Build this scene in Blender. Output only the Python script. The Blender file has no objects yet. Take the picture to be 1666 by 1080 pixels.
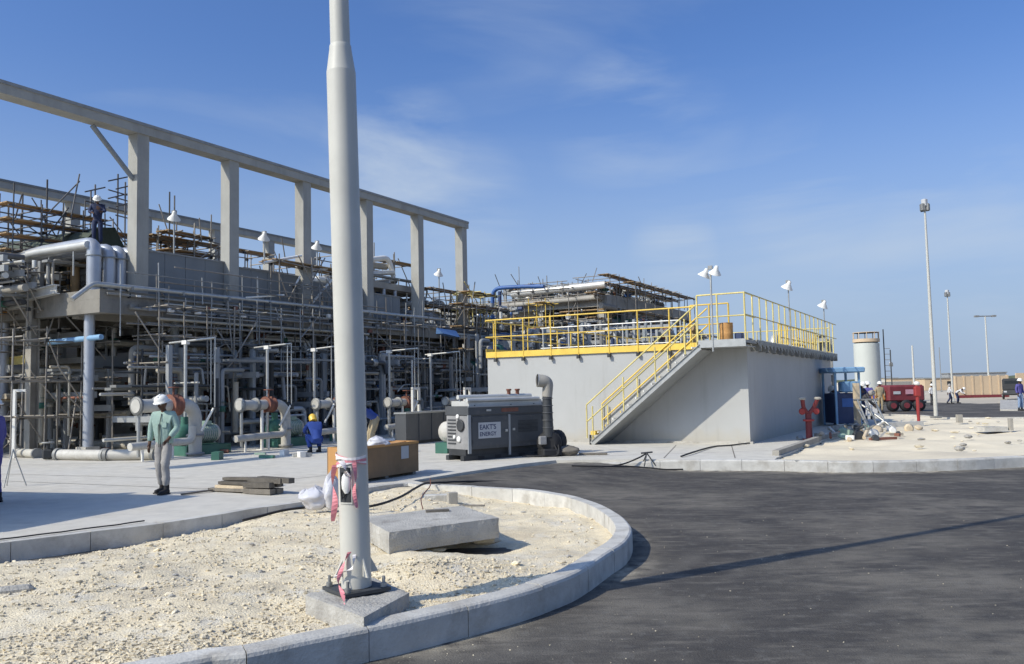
import bpy, math, random
import numpy as np
from mathutils import Vector, Matrix, Quaternion, noise
random.seed(7); np.random.seed(7)
R = math.radians
SC = bpy.context.scene
COL = SC.collection

# ------------------------------------------------------------------ camera
CAMZ = 1.72; FPX = 1400.0; PITCH = math.atan(96 / 1400); ROLL = R(1.2)
cam = bpy.data.cameras.new('camera'); co = bpy.data.objects.new('camera', cam); COL.objects.link(co)
cam.sensor_fit = 'HORIZONTAL'; cam.sensor_width = 36; cam.lens = 36 * FPX / 1666
cam.clip_start = .1; cam.clip_end = 6000
co.matrix_world = Matrix.Translation((0, 0, CAMZ)) @ Matrix.Rotation(R(90) + PITCH, 4, 'X') @ Matrix.Rotation(-ROLL, 4, 'Z')
SC.camera = co

# ------------------------------------------------------------------ sky, sun, exposure
SUN_AZ = R(-121); SUN_EL = R(39)
w = bpy.data.worlds.new('World'); SC.world = w; w.use_nodes = True
nt = w.node_tree; nt.nodes.clear()
def N(nt, t, **k):
    n = nt.nodes.new(t)
    for a, b in k.items(): setattr(n, a, b)
    return n
sky = N(nt, 'ShaderNodeTexSky', sky_type='NISHITA', sun_disc=False, sun_elevation=SUN_EL, sun_rotation=SUN_AZ,
        altitude=0, air_density=1.0, dust_density=3.0, ozone_density=1.8)
tc = N(nt, 'ShaderNodeTexCoord')
mp = N(nt, 'ShaderNodeMapping'); mp.inputs['Scale'].default_value = (1.0, 1.6, 4.2); mp.inputs['Rotation'].default_value = (0.15, 0.35, 0.4)
nt.links.new(tc.outputs['Generated'], mp.inputs[0])
n1 = N(nt, 'ShaderNodeTexNoise'); n1.inputs['Scale'].default_value = 2.3; n1.inputs['Detail'].default_value = 9; n1.inputs['Roughness'].default_value = .55; n1.inputs['Distortion'].default_value = .5
nt.links.new(mp.outputs[0], n1.inputs['Vector'])
n2 = N(nt, 'ShaderNodeTexNoise'); n2.inputs['Scale'].default_value = 1.1; n2.inputs['Detail'].default_value = 3
nt.links.new(tc.outputs['Generated'], n2.inputs['Vector'])
r1 = N(nt, 'ShaderNodeMapRange'); r1.inputs[1].default_value = .50; r1.inputs[2].default_value = .86
nt.links.new(n1.outputs[0], r1.inputs[0])
r2 = N(nt, 'ShaderNodeMapRange'); r2.inputs[1].default_value = .38; r2.inputs[2].default_value = .66
nt.links.new(n2.outputs[0], r2.inputs[0])
mu = N(nt, 'ShaderNodeMath', operation='MULTIPLY'); nt.links.new(r1.outputs[0], mu.inputs[0]); nt.links.new(r2.outputs[0], mu.inputs[1])
# cirrus wisps: where they hang in this sky
acc = None
for (vx, vy, vr, va) in ((650, 265, 6.5, 1.0), (735, 320, 6, .7), (1010, 195, 6, .75), (1105, 250, 5.5, .6), (1320, 315, 6.5, .7), (1100, 410, 3.5, .9), (1540, 430, 10, .6), (170, 85, 5, .35), (1290, 400, 8, .3), (900, 20, 12, .25), (420, 200, 9, .25)):
    dx, dy = vx - 833, 540 - vy; c_, s_ = math.cos(ROLL), math.sin(ROLL); rx, ry = c_ * dx + s_ * dy, -s_ * dx + c_ * dy
    dv = Vector((rx, FPX * math.cos(PITCH) - ry * math.sin(PITCH), FPX * math.sin(PITCH) + ry * math.cos(PITCH))).normalized()
    dt = N(nt, 'ShaderNodeVectorMath', operation='DOT_PRODUCT'); dt.inputs[1].default_value = dv; nt.links.new(tc.outputs['Generated'], dt.inputs[0])
    mr_ = N(nt, 'ShaderNodeMapRange', interpolation_type='SMOOTHSTEP'); mr_.inputs[1].default_value = math.cos(R(vr)); mr_.inputs[2].default_value = 1.0; mr_.inputs[4].default_value = va
    nt.links.new(dt.outputs['Value'], mr_.inputs[0])
    if acc is None: acc = mr_.outputs[0]
    else: ad = N(nt, 'ShaderNodeMath', operation='MAXIMUM'); nt.links.new(acc, ad.inputs[0]); nt.links.new(mr_.outputs[0], ad.inputs[1]); acc = ad.outputs[0]
rq = N(nt, 'ShaderNodeMapRange'); rq.inputs[1].default_value = .48; rq.inputs[2].default_value = .80; nt.links.new(n1.outputs[0], rq.inputs[0])
mq = N(nt, 'ShaderNodeMath', operation='MULTIPLY'); nt.links.new(acc, mq.inputs[0]); nt.links.new(rq.outputs[0], mq.inputs[1])
ml = N(nt, 'ShaderNodeMath', operation='MULTIPLY'); ml.inputs[1].default_value = .07; nt.links.new(mu.outputs[0], ml.inputs[0])
mu2 = N(nt, 'ShaderNodeMath', operation='ADD'); nt.links.new(mq.outputs[0], mu2.inputs[0]); nt.links.new(ml.outputs[0], mu2.inputs[1])
mx = N(nt, 'ShaderNodeMix', data_type='RGBA'); mx.inputs[7].default_value = (5.0, 5.9, 7.1, 1)
nt.links.new(mu2.outputs[0], mx.inputs[0])
# blue of a clear dry day, paling to a milky band of dust haze all round the horizon
tn = N(nt, 'ShaderNodeVectorMath', operation='MULTIPLY'); tn.inputs[1].default_value = (.74, 1.06, 1.60); nt.links.new(sky.outputs[0], tn.inputs[0])
sx = N(nt, 'ShaderNodeSeparateXYZ'); nt.links.new(tc.outputs['Generated'], sx.inputs[0])
ez = N(nt, 'ShaderNodeMapRange', interpolation_type='SMOOTHERSTEP'); ez.inputs[1].default_value = -.02; ez.inputs[2].default_value = .42; ez.inputs[3].default_value = .80; ez.inputs[4].default_value = 0
nt.links.new(sx.outputs[2], ez.inputs[0])
hz = N(nt, 'ShaderNodeMix', data_type='RGBA'); hz.inputs[7].default_value = (4.1, 5.2, 6.9, 1)
nt.links.new(ez.outputs[0], hz.inputs[0]); nt.links.new(tn.outputs[0], hz.inputs[6]); nt.links.new(hz.outputs[2], mx.inputs[6])
bg = N(nt, 'ShaderNodeBackground'); bg.inputs[1].default_value = .107
nt.links.new(mx.outputs[2], bg.inputs[0])
wo = N(nt, 'ShaderNodeOutputWorld'); nt.links.new(bg.outputs[0], wo.inputs[0])
sl = bpy.data.lights.new('sun', 'SUN'); sl.energy = 3.95; sl.angle = R(.53); sl.color = (1, .935, .80)
so = bpy.data.objects.new('sun', sl); COL.objects.link(so)
sdir = Vector((math.sin(SUN_AZ) * math.cos(SUN_EL), math.cos(SUN_AZ) * math.cos(SUN_EL), math.sin(SUN_EL)))
so.rotation_euler = sdir.to_track_quat('Z', 'Y').to_euler(); so.location = (-20, -20, 30)
SC.view_settings.view_transform = 'Standard'; SC.view_settings.look = 'None'; SC.view_settings.gamma = 1
SC.view_settings.use_curve_mapping = False; SC.view_settings.exposure = 0.0
SC.render.engine = 'CYCLES'

# ------------------------------------------------------------------ surveying helpers: a sight line of the camera met with a plane of the site
AZ = R(29); U = Vector((math.sin(AZ), math.cos(AZ))); W = Vector((-math.cos(AZ), math.sin(AZ)))
GANG = R(61)
def ray(x, y):
    dx, dy = x - 833, 540 - y; c, s = math.cos(ROLL), math.sin(ROLL)
    rx, ry = c * dx + s * dy, -s * dx + c * dy
    return Vector((rx, FPX * math.cos(PITCH) - ry * math.sin(PITCH), FPX * math.sin(PITCH) + ry * math.cos(PITCH))) / FPX
def Z(x, y, z=0.0):
    d = ray(x, y); t = (z - CAMZ) / d.z; return Vector((d.x * t, d.y * t, z))
def Y(x, y, yy):
    d = ray(x, y); t = yy / d.y; return Vector((d.x * t, yy, CAMZ + d.z * t))
def g2w(p): return Vector((p[0] * U.x + p[1] * W.x, p[0] * U.y + p[1] * W.y, p[2]))
def w2g(p): return Vector((p[0] * U.x + p[1] * U.y, p[0] * W.x + p[1] * W.y, p[2]))
def PB(x, y, b):
    d = ray(x, y); t = b / (d.x * W.x + d.y * W.y); return w2g(Vector((d.x * t, d.y * t, CAMZ + d.z * t)))
def PA(x, y, a):
    d = ray(x, y); t = a / (d.x * U.x + d.y * U.y); return w2g(Vector((d.x * t, d.y * t, CAMZ + d.z * t)))

# ------------------------------------------------------------------ materials
MATS = {}
def mat(name, col, rough=.8, metal=0., n=(3., .12), bump=(40., .15), dirt=None, rnd=.0, spec=.4, extra=None):
    if name in MATS: return MATS[name]
    col = (min(.85, col[0] * 1.03), col[1], col[2] * .935)   # warm tint put into every base colour, offsetting the blue sky light
    m = bpy.data.materials.new(name); m.use_nodes = True; t = m.node_tree; b = t.nodes['Principled BSDF']
    b.inputs['Roughness'].default_value = rough; b.inputs['Metallic'].default_value = metal
    b.inputs['Specular IOR Level'].default_value = spec
    geo = N(t, 'ShaderNodeNewGeometry')
    no = N(t, 'ShaderNodeTexNoise'); no.inputs['Scale'].default_value = n[0]; no.inputs['Detail'].default_value = 8; no.inputs['Roughness'].default_value = .62
    t.links.new(geo.outputs['Position'], no.inputs['Vector'])
    mr = N(t, 'ShaderNodeMapRange'); mr.inputs[1].default_value = .3; mr.inputs[2].default_value = .7; mr.inputs[3].default_value = 1 - n[1]; mr.inputs[4].default_value = 1 + n[1]
    t.links.new(no.outputs[0], mr.inputs[0])
    last = mr.outputs[0]
    if rnd:
        oi = N(t, 'ShaderNodeObjectInfo'); m3 = N(t, 'ShaderNodeMapRange'); m3.inputs[3].default_value = 1 - rnd; m3.inputs[4].default_value = 1 + rnd
        t.links.new(oi.outputs['Random'], m3.inputs[0]); mm = N(t, 'ShaderNodeMath', operation='MULTIPLY')
        t.links.new(last, mm.inputs[0]); t.links.new(m3.outputs[0], mm.inputs[1]); last = mm.outputs[0]
    vm = N(t, 'ShaderNodeVectorMath', operation='SCALE'); vm.inputs[0].default_value = col; t.links.new(last, vm.inputs['Scale'])
    out = vm.outputs[0]
    if dirt:   # (scale, colour, threshold, amount, stretch z)
        mpp = N(t, 'ShaderNodeMapping'); mpp.inputs['Scale'].default_value = (1, 1, dirt[4] if len(dirt) > 4 else 1); t.links.new(geo.outputs['Position'], mpp.inputs[0])
        dn = N(t, 'ShaderNodeTexNoise'); dn.inputs['Scale'].default_value = dirt[0]; dn.inputs['Detail'].default_value = 7; dn.inputs['Roughness'].default_value = .65
        t.links.new(mpp.outputs[0], dn.inputs['Vector'])
        dr = N(t, 'ShaderNodeMapRange'); dr.inputs[1].default_value = dirt[2]; dr.inputs[2].default_value = dirt[2] + .18; dr.inputs[4].default_value = dirt[3]
        t.links.new(dn.outputs[0], dr.inputs[0])
        mxx = N(t, 'ShaderNodeMix', data_type='RGBA'); mxx.inputs[7].default_value = (*dirt[1], 1)
        t.links.new(dr.outputs[0], mxx.inputs[0]); t.links.new(out, mxx.inputs[6]); out = mxx.outputs[2]
    if extra: out = extra(t, geo, out)
    t.links.new(out, b.inputs['Base Color'])
    if bump:
        bn = N(t, 'ShaderNodeTexNoise'); bn.inputs['Scale'].default_value = bump[0]; bn.inputs['Detail'].default_value = 6
        t.links.new(geo.outputs['Position'], bn.inputs['Vector'])
        bb = N(t, 'ShaderNodeBump'); bb.inputs['Strength'].default_value = bump[1]; bb.inputs['Distance'].default_value = .02
        t.links.new(bn.outputs[0], bb.inputs['Height']); t.links.new(bb.outputs[0], b.inputs['Normal'])
    MATS[name] = m; return m
def layer(t, geo, out, scale, col, lo, hi, amt, stretch=(1, 1, 1), rot=0, detail=6, kind='noise'):
    mpp = N(t, 'ShaderNodeMapping'); mpp.inputs['Scale'].default_value = stretch; mpp.inputs['Rotation'].default_value = (0, 0, rot)
    t.links.new(geo.outputs['Position'], mpp.inputs[0])
    if kind == 'voronoi':
        dn = N(t, 'ShaderNodeTexVoronoi'); dn.inputs['Scale'].default_value = scale; src = dn.outputs['Distance']
    else:
        dn = N(t, 'ShaderNodeTexNoise'); dn.inputs['Scale'].default_value = scale; dn.inputs['Detail'].default_value = detail; dn.inputs['Roughness'].default_value = .62; src = dn.outputs[0]
    t.links.new(mpp.outputs[0], dn.inputs['Vector'])
    dr = N(t, 'ShaderNodeMapRange'); dr.inputs[1].default_value = lo; dr.inputs[2].default_value = hi; dr.inputs[4].default_value = amt
    t.links.new(src, dr.inputs[0])
    mxx = N(t, 'ShaderNodeMix', data_type='RGBA'); mxx.inputs[7].default_value = (*col, 1)
    t.links.new(dr.outputs[0], mxx.inputs[0]); t.links.new(out, mxx.inputs[6]); return mxx.outputs[2]

def arcs(t, g, o):
    # faint tyre arcs sweeping round the kerbed island
    sb = N(t, 'ShaderNodeVectorMath', operation='SUBTRACT'); sb.inputs[1].default_value = (-1.6, 12.0, 0); t.links.new(g.outputs['Position'], sb.inputs[0])
    wv = N(t, 'ShaderNodeTexWave', wave_type='RINGS', rings_direction='Z'); wv.inputs['Scale'].default_value = .42; wv.inputs['Distortion'].default_value = 2.2; wv.inputs['Detail'].default_value = 3; wv.inputs['Detail Scale'].default_value = .6
    t.links.new(sb.outputs[0], wv.inputs['Vector'])
    a = N(t, 'ShaderNodeMapRange'); a.inputs[1].default_value = .55; a.inputs[2].default_value = 1.; a.inputs[4].default_value = .42; t.links.new(wv.outputs['Fac'], a.inputs[0])
    n_ = N(t, 'ShaderNodeTexNoise'); n_.inputs['Scale'].default_value = .55; n_.inputs['Detail'].default_value = 4; t.links.new(g.outputs['Position'], n_.inputs['Vector'])
    b = N(t, 'ShaderNodeMapRange'); b.inputs[1].default_value = .48; b.inputs[2].default_value = .66; t.links.new(n_.outputs[0], b.inputs[0])
    m = N(t, 'ShaderNodeMath', operation='MULTIPLY'); t.links.new(a.outputs[0], m.inputs[0]); t.links.new(b.outputs[0], m.inputs[1])
    mxx = N(t, 'ShaderNodeMix', data_type='RGBA'); mxx.inputs[7].default_value = (.17, .155, .13, 1); t.links.new(m.outputs[0], mxx.inputs[0]); t.links.new(o, mxx.inputs[6]); return mxx.outputs[2]
def asphalt_x(t, g, o):
    o = layer(t, g, o, .35, (.165, .148, .12), .46, .62, .9)
    o = layer(t, g, o, .8, (.042, .039, .037), .53, .66, .8, (1, 1.8, 1), R(-15))
    o = layer(t, g, o, 4.2, (.24, .22, .18), .64, .76, .7, (1, 2.5, 1), R(20))
    o = layer(t, g, o, 1.1, (.035, .033, .033), .52, .74, .7, (1, 3.4, 1), R(30))
    o = layer(t, g, o, 1.6, (.19, .17, .14), .53, .74, .7, (1, 4.5, 1), R(-24))
    o = layer(t, g, o, 7., (.17, .16, .14), .55, .75, .6)
    o = layer(t, g, o, 3.1, (.048, .045, .043), .52, .7, .55, (1, 2.2, 1), R(12))
    o = arcs(t, g, o)
    at = N(t, 'ShaderNodeAttribute'); at.attribute_name = 'drift'; dn = N(t, 'ShaderNodeTexNoise'); dn.inputs['Scale'].default_value = 5; dn.inputs['Detail'].default_value = 7; t.links.new(g.outputs['Position'], dn.inputs['Vector'])
    dm = N(t, 'ShaderNodeMapRange'); dm.inputs[1].default_value = .35; dm.inputs[2].default_value = .6; t.links.new(dn.outputs[0], dm.inputs[0]); dd = N(t, 'ShaderNodeMath', operation='MULTIPLY'); t.links.new(at.outputs['Fac'], dd.inputs[0]); t.links.new(dm.outputs[0], dd.inputs[1])
    mz = N(t, 'ShaderNodeMix', data_type='RGBA'); mz.inputs[7].default_value = (.40, .36, .28, 1); t.links.new(dd.outputs[0], mz.inputs[0]); t.links.new(o, mz.inputs[6]); o = mz.outputs[2]
    o = layer(t, g, o, 60., (.2, .19, .17), .58, .75, .6)
    return layer(t, g, o, 90., (.018, .018, .02), .55, .72, .6)
def gravel_x(t, g, o):
    o = layer(t, g, o, .8, (.54, .45, .31), .48, .68, .7)
    o = layer(t, g, o, 2.2, (.70, .65, .54), .5, .68, .7)
    o = layer(t, g, o, 9., (.40, .35, .27), .54, .72, .5)
    o = layer(t, g, o, 34., (.30, .26, .2), .56, .72, .55)
    return layer(t, g, o, 46., (.68, .65, .58), .56, .7, .6)
def wall_x(t, g, o):
    # splashed dust along the foot of the wall, and faint run-off streaks from the top
    s = N(t, 'ShaderNodeSeparateXYZ'); t.links.new(g.outputs['Position'], s.inputs[0]); n_ = N(t, 'ShaderNodeTexNoise'); n_.inputs['Scale'].default_value = 2.2; n_.inputs['Detail'].default_value = 6; t.links.new(g.outputs['Position'], n_.inputs['Vector'])
    ad = N(t, 'ShaderNodeMath', operation='MULTIPLY_ADD'); ad.inputs[1].default_value = -.7; t.links.new(n_.outputs[0], ad.inputs[0]); t.links.new(s.outputs[2], ad.inputs[2])
    r = N(t, 'ShaderNodeMapRange'); r.inputs[1].default_value = -.25; r.inputs[2].default_value = .12; r.inputs[3].default_value = .6; r.inputs[4].default_value = 0; t.links.new(ad.outputs[0], r.inputs[0])
    mz = N(t, 'ShaderNodeMix', data_type='RGBA'); mz.inputs[7].default_value = (.42, .38, .30, 1); t.links.new(r.outputs[0], mz.inputs[0]); t.links.new(o, mz.inputs[6]); o = mz.outputs[2]
    return layer(t, g, o, 3.5, (.30, .29, .26), .56, .78, .45, (1, 1, .12))
def pad_x(t, g, o):
    o = layer(t, g, o, .25, (.58, .56, .51), .45, .7, .6)
    o = layer(t, g, o, .9, (.30, .285, .26), .56, .78, .55, (1, 3, 1), R(40))
    return layer(t, g, o, 5., (.33, .31, .28), .62, .8, .45)

M = dict(
    asphalt=mat('asphalt', (.070, .065, .060), .88, bump=(70, .55), extra=asphalt_x, spec=.3),
    gravel=mat('limestone gravel', (.75, .66, .485), .95, bump=(55, .9), extra=gravel_x, spec=.2),
    sand=mat('compacted sand', (.72, .65, .51), .95, n=(.4, .12), bump=(14, .5), dirt=(.15, (.48, .42, .33), .5, .6), spec=.2),
    desert=mat('desert ground', (.50, .45, .37), .95, n=(.02, .15), bump=(1, .3), dirt=(.012, (.38, .34, .28), .5, .7), spec=.2),
    pad=mat('concrete pad', (.55, .53, .48), .85, bump=(50, .25), extra=pad_x, spec=.3),
    kerb=mat('precast kerb concrete', (.50, .495, .475), .82, n=(4, .14), bump=(38, .4), dirt=(2.6, (.33, .30, .25), .5, .75), rnd=.09),
    conc=mat('weathered concrete', (.42, .41, .385), .85, n=(2, .2), bump=(40, .8), dirt=(3.2, (.24, .22, .19), .5, .75)),
    concd=mat('dusty concrete', (.34, .325, .295), .88, n=(1.5, .15), bump=(30, .4), dirt=(1.2, (.22, .2, .17), .52, .6, .4)),
    wallgrey=mat('grey coating', (.405, .415, .42), .7, n=(.7, .045), bump=(20, .06), extra=wall_x, dirt=(.8, (.38, .37, .34), .52, .5, .2)),
    parapet=mat('blue grey cladding', (.20, .215, .225), .6, n=(.8, .1), bump=(8, .1)),
    column=mat('column concrete', (.365, .365, .345), .8, n=(1.2, .1), bump=(25, .2), dirt=(1.3, (.26, .25, .22), .5, .6, .22), rnd=.06),
    yellow=mat('yellow paint', (.72, .50, .09), .5, n=(3, .12), bump=None, rnd=.12),
    yellowl=mat('faded yellow paint', (.66, .56, .22), .55, n=(3, .15), bump=None, rnd=.15),
    galv=mat('galvanised steel', (.42, .43, .43), .45, .55, n=(6, .12), bump=None, rnd=.12),
    galvd=mat('dull galvanised steel', (.26, .265, .265), .6, .3, n=(5, .15), bump=None, rnd=.2),
    scaff=mat('scaffold tube', (.27, .25, .225), .6, .35, n=(4, .2), bump=None, rnd=.3),
    beige=mat('beige primer', (.50, .46, .38), .55, n=(3, .12), bump=None, rnd=.15),
    scaffd=mat('dark scaffold tube', (.12, .118, .12), .6, .2, n=(4, .2), bump=None, rnd=.4),
    board=mat('scaffold board', (.34, .235, .13), .85, n=(6, .2), bump=(30, .3), rnd=.25),
    steelg=mat('grey painted steel', (.30, .315, .33), .55, n=(2, .1), bump=None, rnd=.08),
    steelb=mat('blue grey steel', (.25, .275, .30), .5, .1, n=(2, .1), bump=None, rnd=.1),
    duct=mat('pale blue duct', (.40, .43, .49), .38, .35, n=(1.5, .1), bump=None, rnd=.06),
    clad=mat('bright pipe cladding', (.60, .60, .585), .42, .3, n=(2.5, .1), bump=(12, .1), rnd=.08),
    white=mat('white paint', (.76, .76, .74), .5, n=(4, .06), bump=None, rnd=.05),
    pole=mat('pole paint', (.53, .525, .485), .5, n=(3, .05), bump=(8, .05), dirt=(2.4, (.36, .35, .31), .62, .35, .25)),
    dark=mat('dark steel', (.045, .048, .052), .55, n=(3, .2), bump=None, rnd=.25),
    black=mat('black rubber', (.02, .02, .022), .7, n=(4, .2), bump=None),
    darkg=mat('dark green cover', (.065, .08, .062), .85, n=(1.2, .3), bump=(6, .6)),
    rust=mat('rusty brown primer', (.20, .085, .06), .7, n=(4, .25), bump=None, rnd=.2),
    red=mat('red paint', (.30, .04, .04), .5, n=(2, .15), bump=None),
    redd=mat('faded dark red paint', (.17, .032, .040), .6, n=(2, .2), bump=None),
    blue=mat('blue paint', (.05, .13, .36), .5, n=(2, .15), bump=None, rnd=.15),
    lblue=mat('light blue paint', (.20, .36, .56), .5, n=(2, .12), bump=None, rnd=.1),
    navy=mat('navy paint', (.035, .055, .13), .5, n=(2, .2), bump=None),
    dull=mat('dull pipe paint', (.47, .46, .43), .55, n=(2.2, .14), bump=(14, .1), dirt=(4, (.30, .27, .22), .54, .5), rnd=.1),
    fascia=mat('stained fascia concrete', (.235, .225, .205), .88, n=(1.2, .2), bump=(20, .4), dirt=(1.4, (.12, .11, .095), .48, .7, .5)),
    green=mat('green machine paint', (.05, .15, .115), .5, n=(3, .2), bump=None, rnd=.15),
    mint=mat('pale green paint', (.26, .36, .30), .5, n=(3, .12), bump=None),
    orange=mat('orange board', (.50, .24, .06), .7, n=(3, .2), bump=None, rnd=.1),
    crate=mat('plywood', (.24, .155, .085), .75, n=(2, .18), bump=(20, .15), dirt=(2, (.20, .13, .075), .5, .5, .3)),
    cratel=mat('orange plywood edge', (.50, .27, .10), .75, n=(2, .15), bump=(20, .15)),
    timber=mat('grey timber', (.17, .155, .135), .85, n=(6, .25), bump=(30, .4), rnd=.35),
    timberl=mat('pale timber', (.50, .42, .31), .85, n=(6, .2), bump=(30, .4), rnd=.2),
    bag=mat('thin white plastic', (.55, .56, .62), .45, n=(8, .05), bump=(25, .4)),
    tape=mat('red and white tape', (.72, .26, .30), .5, n=(3, .1), bump=None),
    tapew=mat('white tape', (.8, .76, .76), .5, n=(9, .08), bump=None),
    gen=mat('generator grey', (.075, .08, .088), .5, n=(1.5, .12), bump=(10, .06), dirt=(2, (.17, .16, .14), .56, .6)),
    genl=mat('generator light grey', (.26, .26, .265), .55, n=(4, .2), bump=None),
    sign=mat('sign white', (.47, .485, .51), .5, n=(3, .04), bump=None),
    ink=mat('sign ink', (.045, .055, .12), .6, n=(3, .04), bump=None),
    stone=mat('limestone', (.68, .61, .47), .92, n=(9, .25), bump=(40, .5), rnd=.2, spec=.2),
    stoneg=mat('grey stone', (.33, .32, .30), .92, n=(9, .25), bump=(40, .5), rnd=.2, spec=.2),
    tan=mat('tan cladding', (.54, .42, .29), .8, n=(.5, .08), bump=None),
    olive=mat('olive scrub', (.10, .115, .065), .95, n=(.2, .3), bump=None),
    polefar=mat('far pole paint', (.50, .50, .47), .6, n=(3, .05), bump=None),
    silo=mat('silo concrete', (.50, .52, .49), .7, n=(.3, .08), bump=None, dirt=(.25, (.42, .43, .42), .52, .5, .3)),
    skin=mat('brown skin', (.10, .052, .032), .6, n=(9, .1), bump=None),
    glassd=mat('dark glass', (.02, .025, .03), .1, n=(3, .05), bump=None),
    tarb=mat('blue tarpaulin', (.10, .20, .42), .6, n=(2, .15), bump=(8, .3)),
)
def cloth(name, c): return mat(name, c, .85, n=(7, .12), bump=(18, .35))

# ------------------------------------------------------------------ mesh builder
class MB:
    def __init__(s): s.v = []; s.f = []; s.sm = []
    def add(s, vs, fs, smooth=False):
        o = len(s.v); s.v += [tuple(p) for p in vs]; s.f += [tuple(i + o for i in f) for f in fs]
        s.sm += [smooth] * len(fs); return s
    def box(s, x0, x1, y0, y1, z0, z1, m=None):
        vs = [(x, y, z) for z in (z0, z1) for y in (y0, y1) for x in (x0, x1)]
        if m: vs = [tuple(m @ Vector(p)) for p in vs]
        return s.add(vs, [(0, 2, 3, 1), (4, 5, 7, 6), (0, 1, 5, 4), (2, 6, 7, 3), (0, 4, 6, 2), (1, 3, 7, 5)])
    def cbox(s, c, size, rz=0, rx=0, ry=0, bev=0):
        m = Matrix.Translation(c) @ Matrix.Rotation(rz, 4, 'Z') @ Matrix.Rotation(ry, 4, 'Y') @ Matrix.Rotation(rx, 4, 'X')
        x, y, z = [k / 2 for k in size]
        if not bev: return s.box(-x, x, -y, y, -z, z, m)
        vs = []
        for zz, ins in ((-z, bev), (-z + bev, 0), (z - bev, 0), (z, bev)):
            X, Yy = x - ins, y - ins; b = bev if not ins else bev * .6
            vs += [(-X + b, -Yy, zz), (X - b, -Yy, zz), (X, -Yy + b, zz), (X, Yy - b, zz), (X - b, Yy, zz), (-X + b, Yy, zz), (-X, Yy - b, zz), (-X, -Yy + b, zz)]
        fs = [tuple(range(7, -1, -1)), tuple(range(24, 32))]
        for k in range(3):
            for i in range(8): fs.append((k * 8 + i, k * 8 + (i + 1) % 8, k * 8 + 8 + (i + 1) % 8, k * 8 + 8 + i))
        return s.add([m @ Vector(p) for p in vs], fs)
    def beam(s, p, q, w, h, up=(0, 0, 1)):
        p, q = Vector(p), Vector(q); d = (q - p); L = d.length; d.normalize(); u = Vector(up)
        if abs(d.dot(u)) > .98: u = Vector((0, 1, 0))
        x = d.cross(u).normalized(); z = x.cross(d)
        m = Matrix(((x.x, d.x, z.x, p.x), (x.y, d.y, z.y, p.y), (x.z, d.z, z.z, p.z), (0, 0, 0, 1)))
        return s.box(-w / 2, w / 2, 0, L, -h / 2, h / 2, m)
    def tube(s, pts, r, n=8, caps=True):
        pts = [Vector(p) for p in pts]; m = len(pts); rr = r if isinstance(r, (list, tuple)) else [r] * m
        vs = []; prev = None
        for i, p in enumerate(pts):
            d = (pts[min(i + 1, m - 1)] - pts[max(i - 1, 0)]).normalized()
            if prev is None:
                a = Vector((0, 0, 1)) if abs(d.z) < .9 else Vector((1, 0, 0)); x = d.cross(a).normalized()
            else:
                x = (prev - d * prev.dot(d)).normalized()
            prev = x; y = d.cross(x)
            vs += [p + (x * math.cos(t) + y * math.sin(t)) * rr[i] for t in [2 * math.pi * k / n for k in range(n)]]
        fs = []
        for i in range(m - 1):
            for k in range(n): fs.append((i * n + k, i * n + (k + 1) % n, (i + 1) * n + (k + 1) % n, (i + 1) * n + k))
        s.add(vs, fs, True)
        if caps:
            s.add(vs[:n], [tuple(range(n - 1, -1, -1))]); s.add(vs[-n:], [tuple(range(n))])
        return s
    def lathe(s, c, prof, n=12, m=None, smooth=True):
        vs = []
        for r, z in prof: vs += [(r * math.cos(2 * math.pi * k / n), r * math.sin(2 * math.pi * k / n), z) for k in range(n)]
        mm = Matrix.Translation(c) @ (m or Matrix.Identity(4)); vs = [mm @ Vector(p) for p in vs]
        fs = [(i * n + k, i * n + (k + 1) % n, (i + 1) * n + (k + 1) % n, (i + 1) * n + k) for i in range(len(prof) - 1) for k in range(n)]
        s.add(vs, fs, smooth)
        if prof[0][0] > 1e-4: s.add(vs[:n], [tuple(range(n - 1, -1, -1))])
        if prof[-1][0] > 1e-4: s.add(vs[-n:], [tuple(range(n))])
        return s
    def ball(s, c, r, n=10, sc=(1, 1, 1)):
        k = 6; prof = [(max(1e-5, r * math.sin(math.pi * i / k)), -r * math.cos(math.pi * i / k)) for i in range(k + 1)]
        return s.lathe(c, prof, n, Matrix.Diagonal((*sc, 1)))
    def prism(s, poly, z0, z1):
        n = len(poly); vs = [(p[0], p[1], z0) for p in poly] + [(p[0], p[1], z1) for p in poly]
        return s.add(vs, [tuple(range(n - 1, -1, -1)), tuple(range(n, 2 * n))] + [(i, (i + 1) % n, n + (i + 1) % n, n + i) for i in range(n)])
    def ibeam(s, p, q, w, h, t=.02, up=(0, 0, 1)):
        p, q = Vector(p), Vector(q); d = (q - p).normalized(); u = Vector(up)
        if abs(d.dot(u)) > .98: u = Vector((0, 1, 0))
        x = d.cross(u).normalized(); z = x.cross(d)
        o = z * (h / 2 - t / 2)
        s.beam(p + o, q + o, w, t, up); s.beam(p - o, q - o, w, t, up); return s.beam(p, q, t, h - 2 * t, up)
    def mesh(s, name, off=(0, 0, 0)):
        me = bpy.data.meshes.new(name); o = Vector(off)
        me.from_pydata([tuple(Vector(p) - o) for p in s.v], [], s.f)
        me.polygons.foreach_set('use_smooth', s.sm); me.update(); return me
def bend(pts, rad, k=6):
    pts = [Vector(p) for p in pts]; out = [pts[0]]
    for i in range(1, len(pts) - 1):
        a, b, c = pts[i - 1], pts[i], pts[i + 1]; u1 = (a - b).normalized(); u2 = (c - b).normalized()
        r = min(rad, (a - b).length * .49, (c - b).length * .49)
        p0, p2 = b + u1 * r, b + u2 * r
        for j in range(k + 1):
            t = j / k; out.append(p0 * (1 - t) ** 2 + b * 2 * t * (1 - t) + p2 * t * t)
    out.append(pts[-1]); return out

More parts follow.
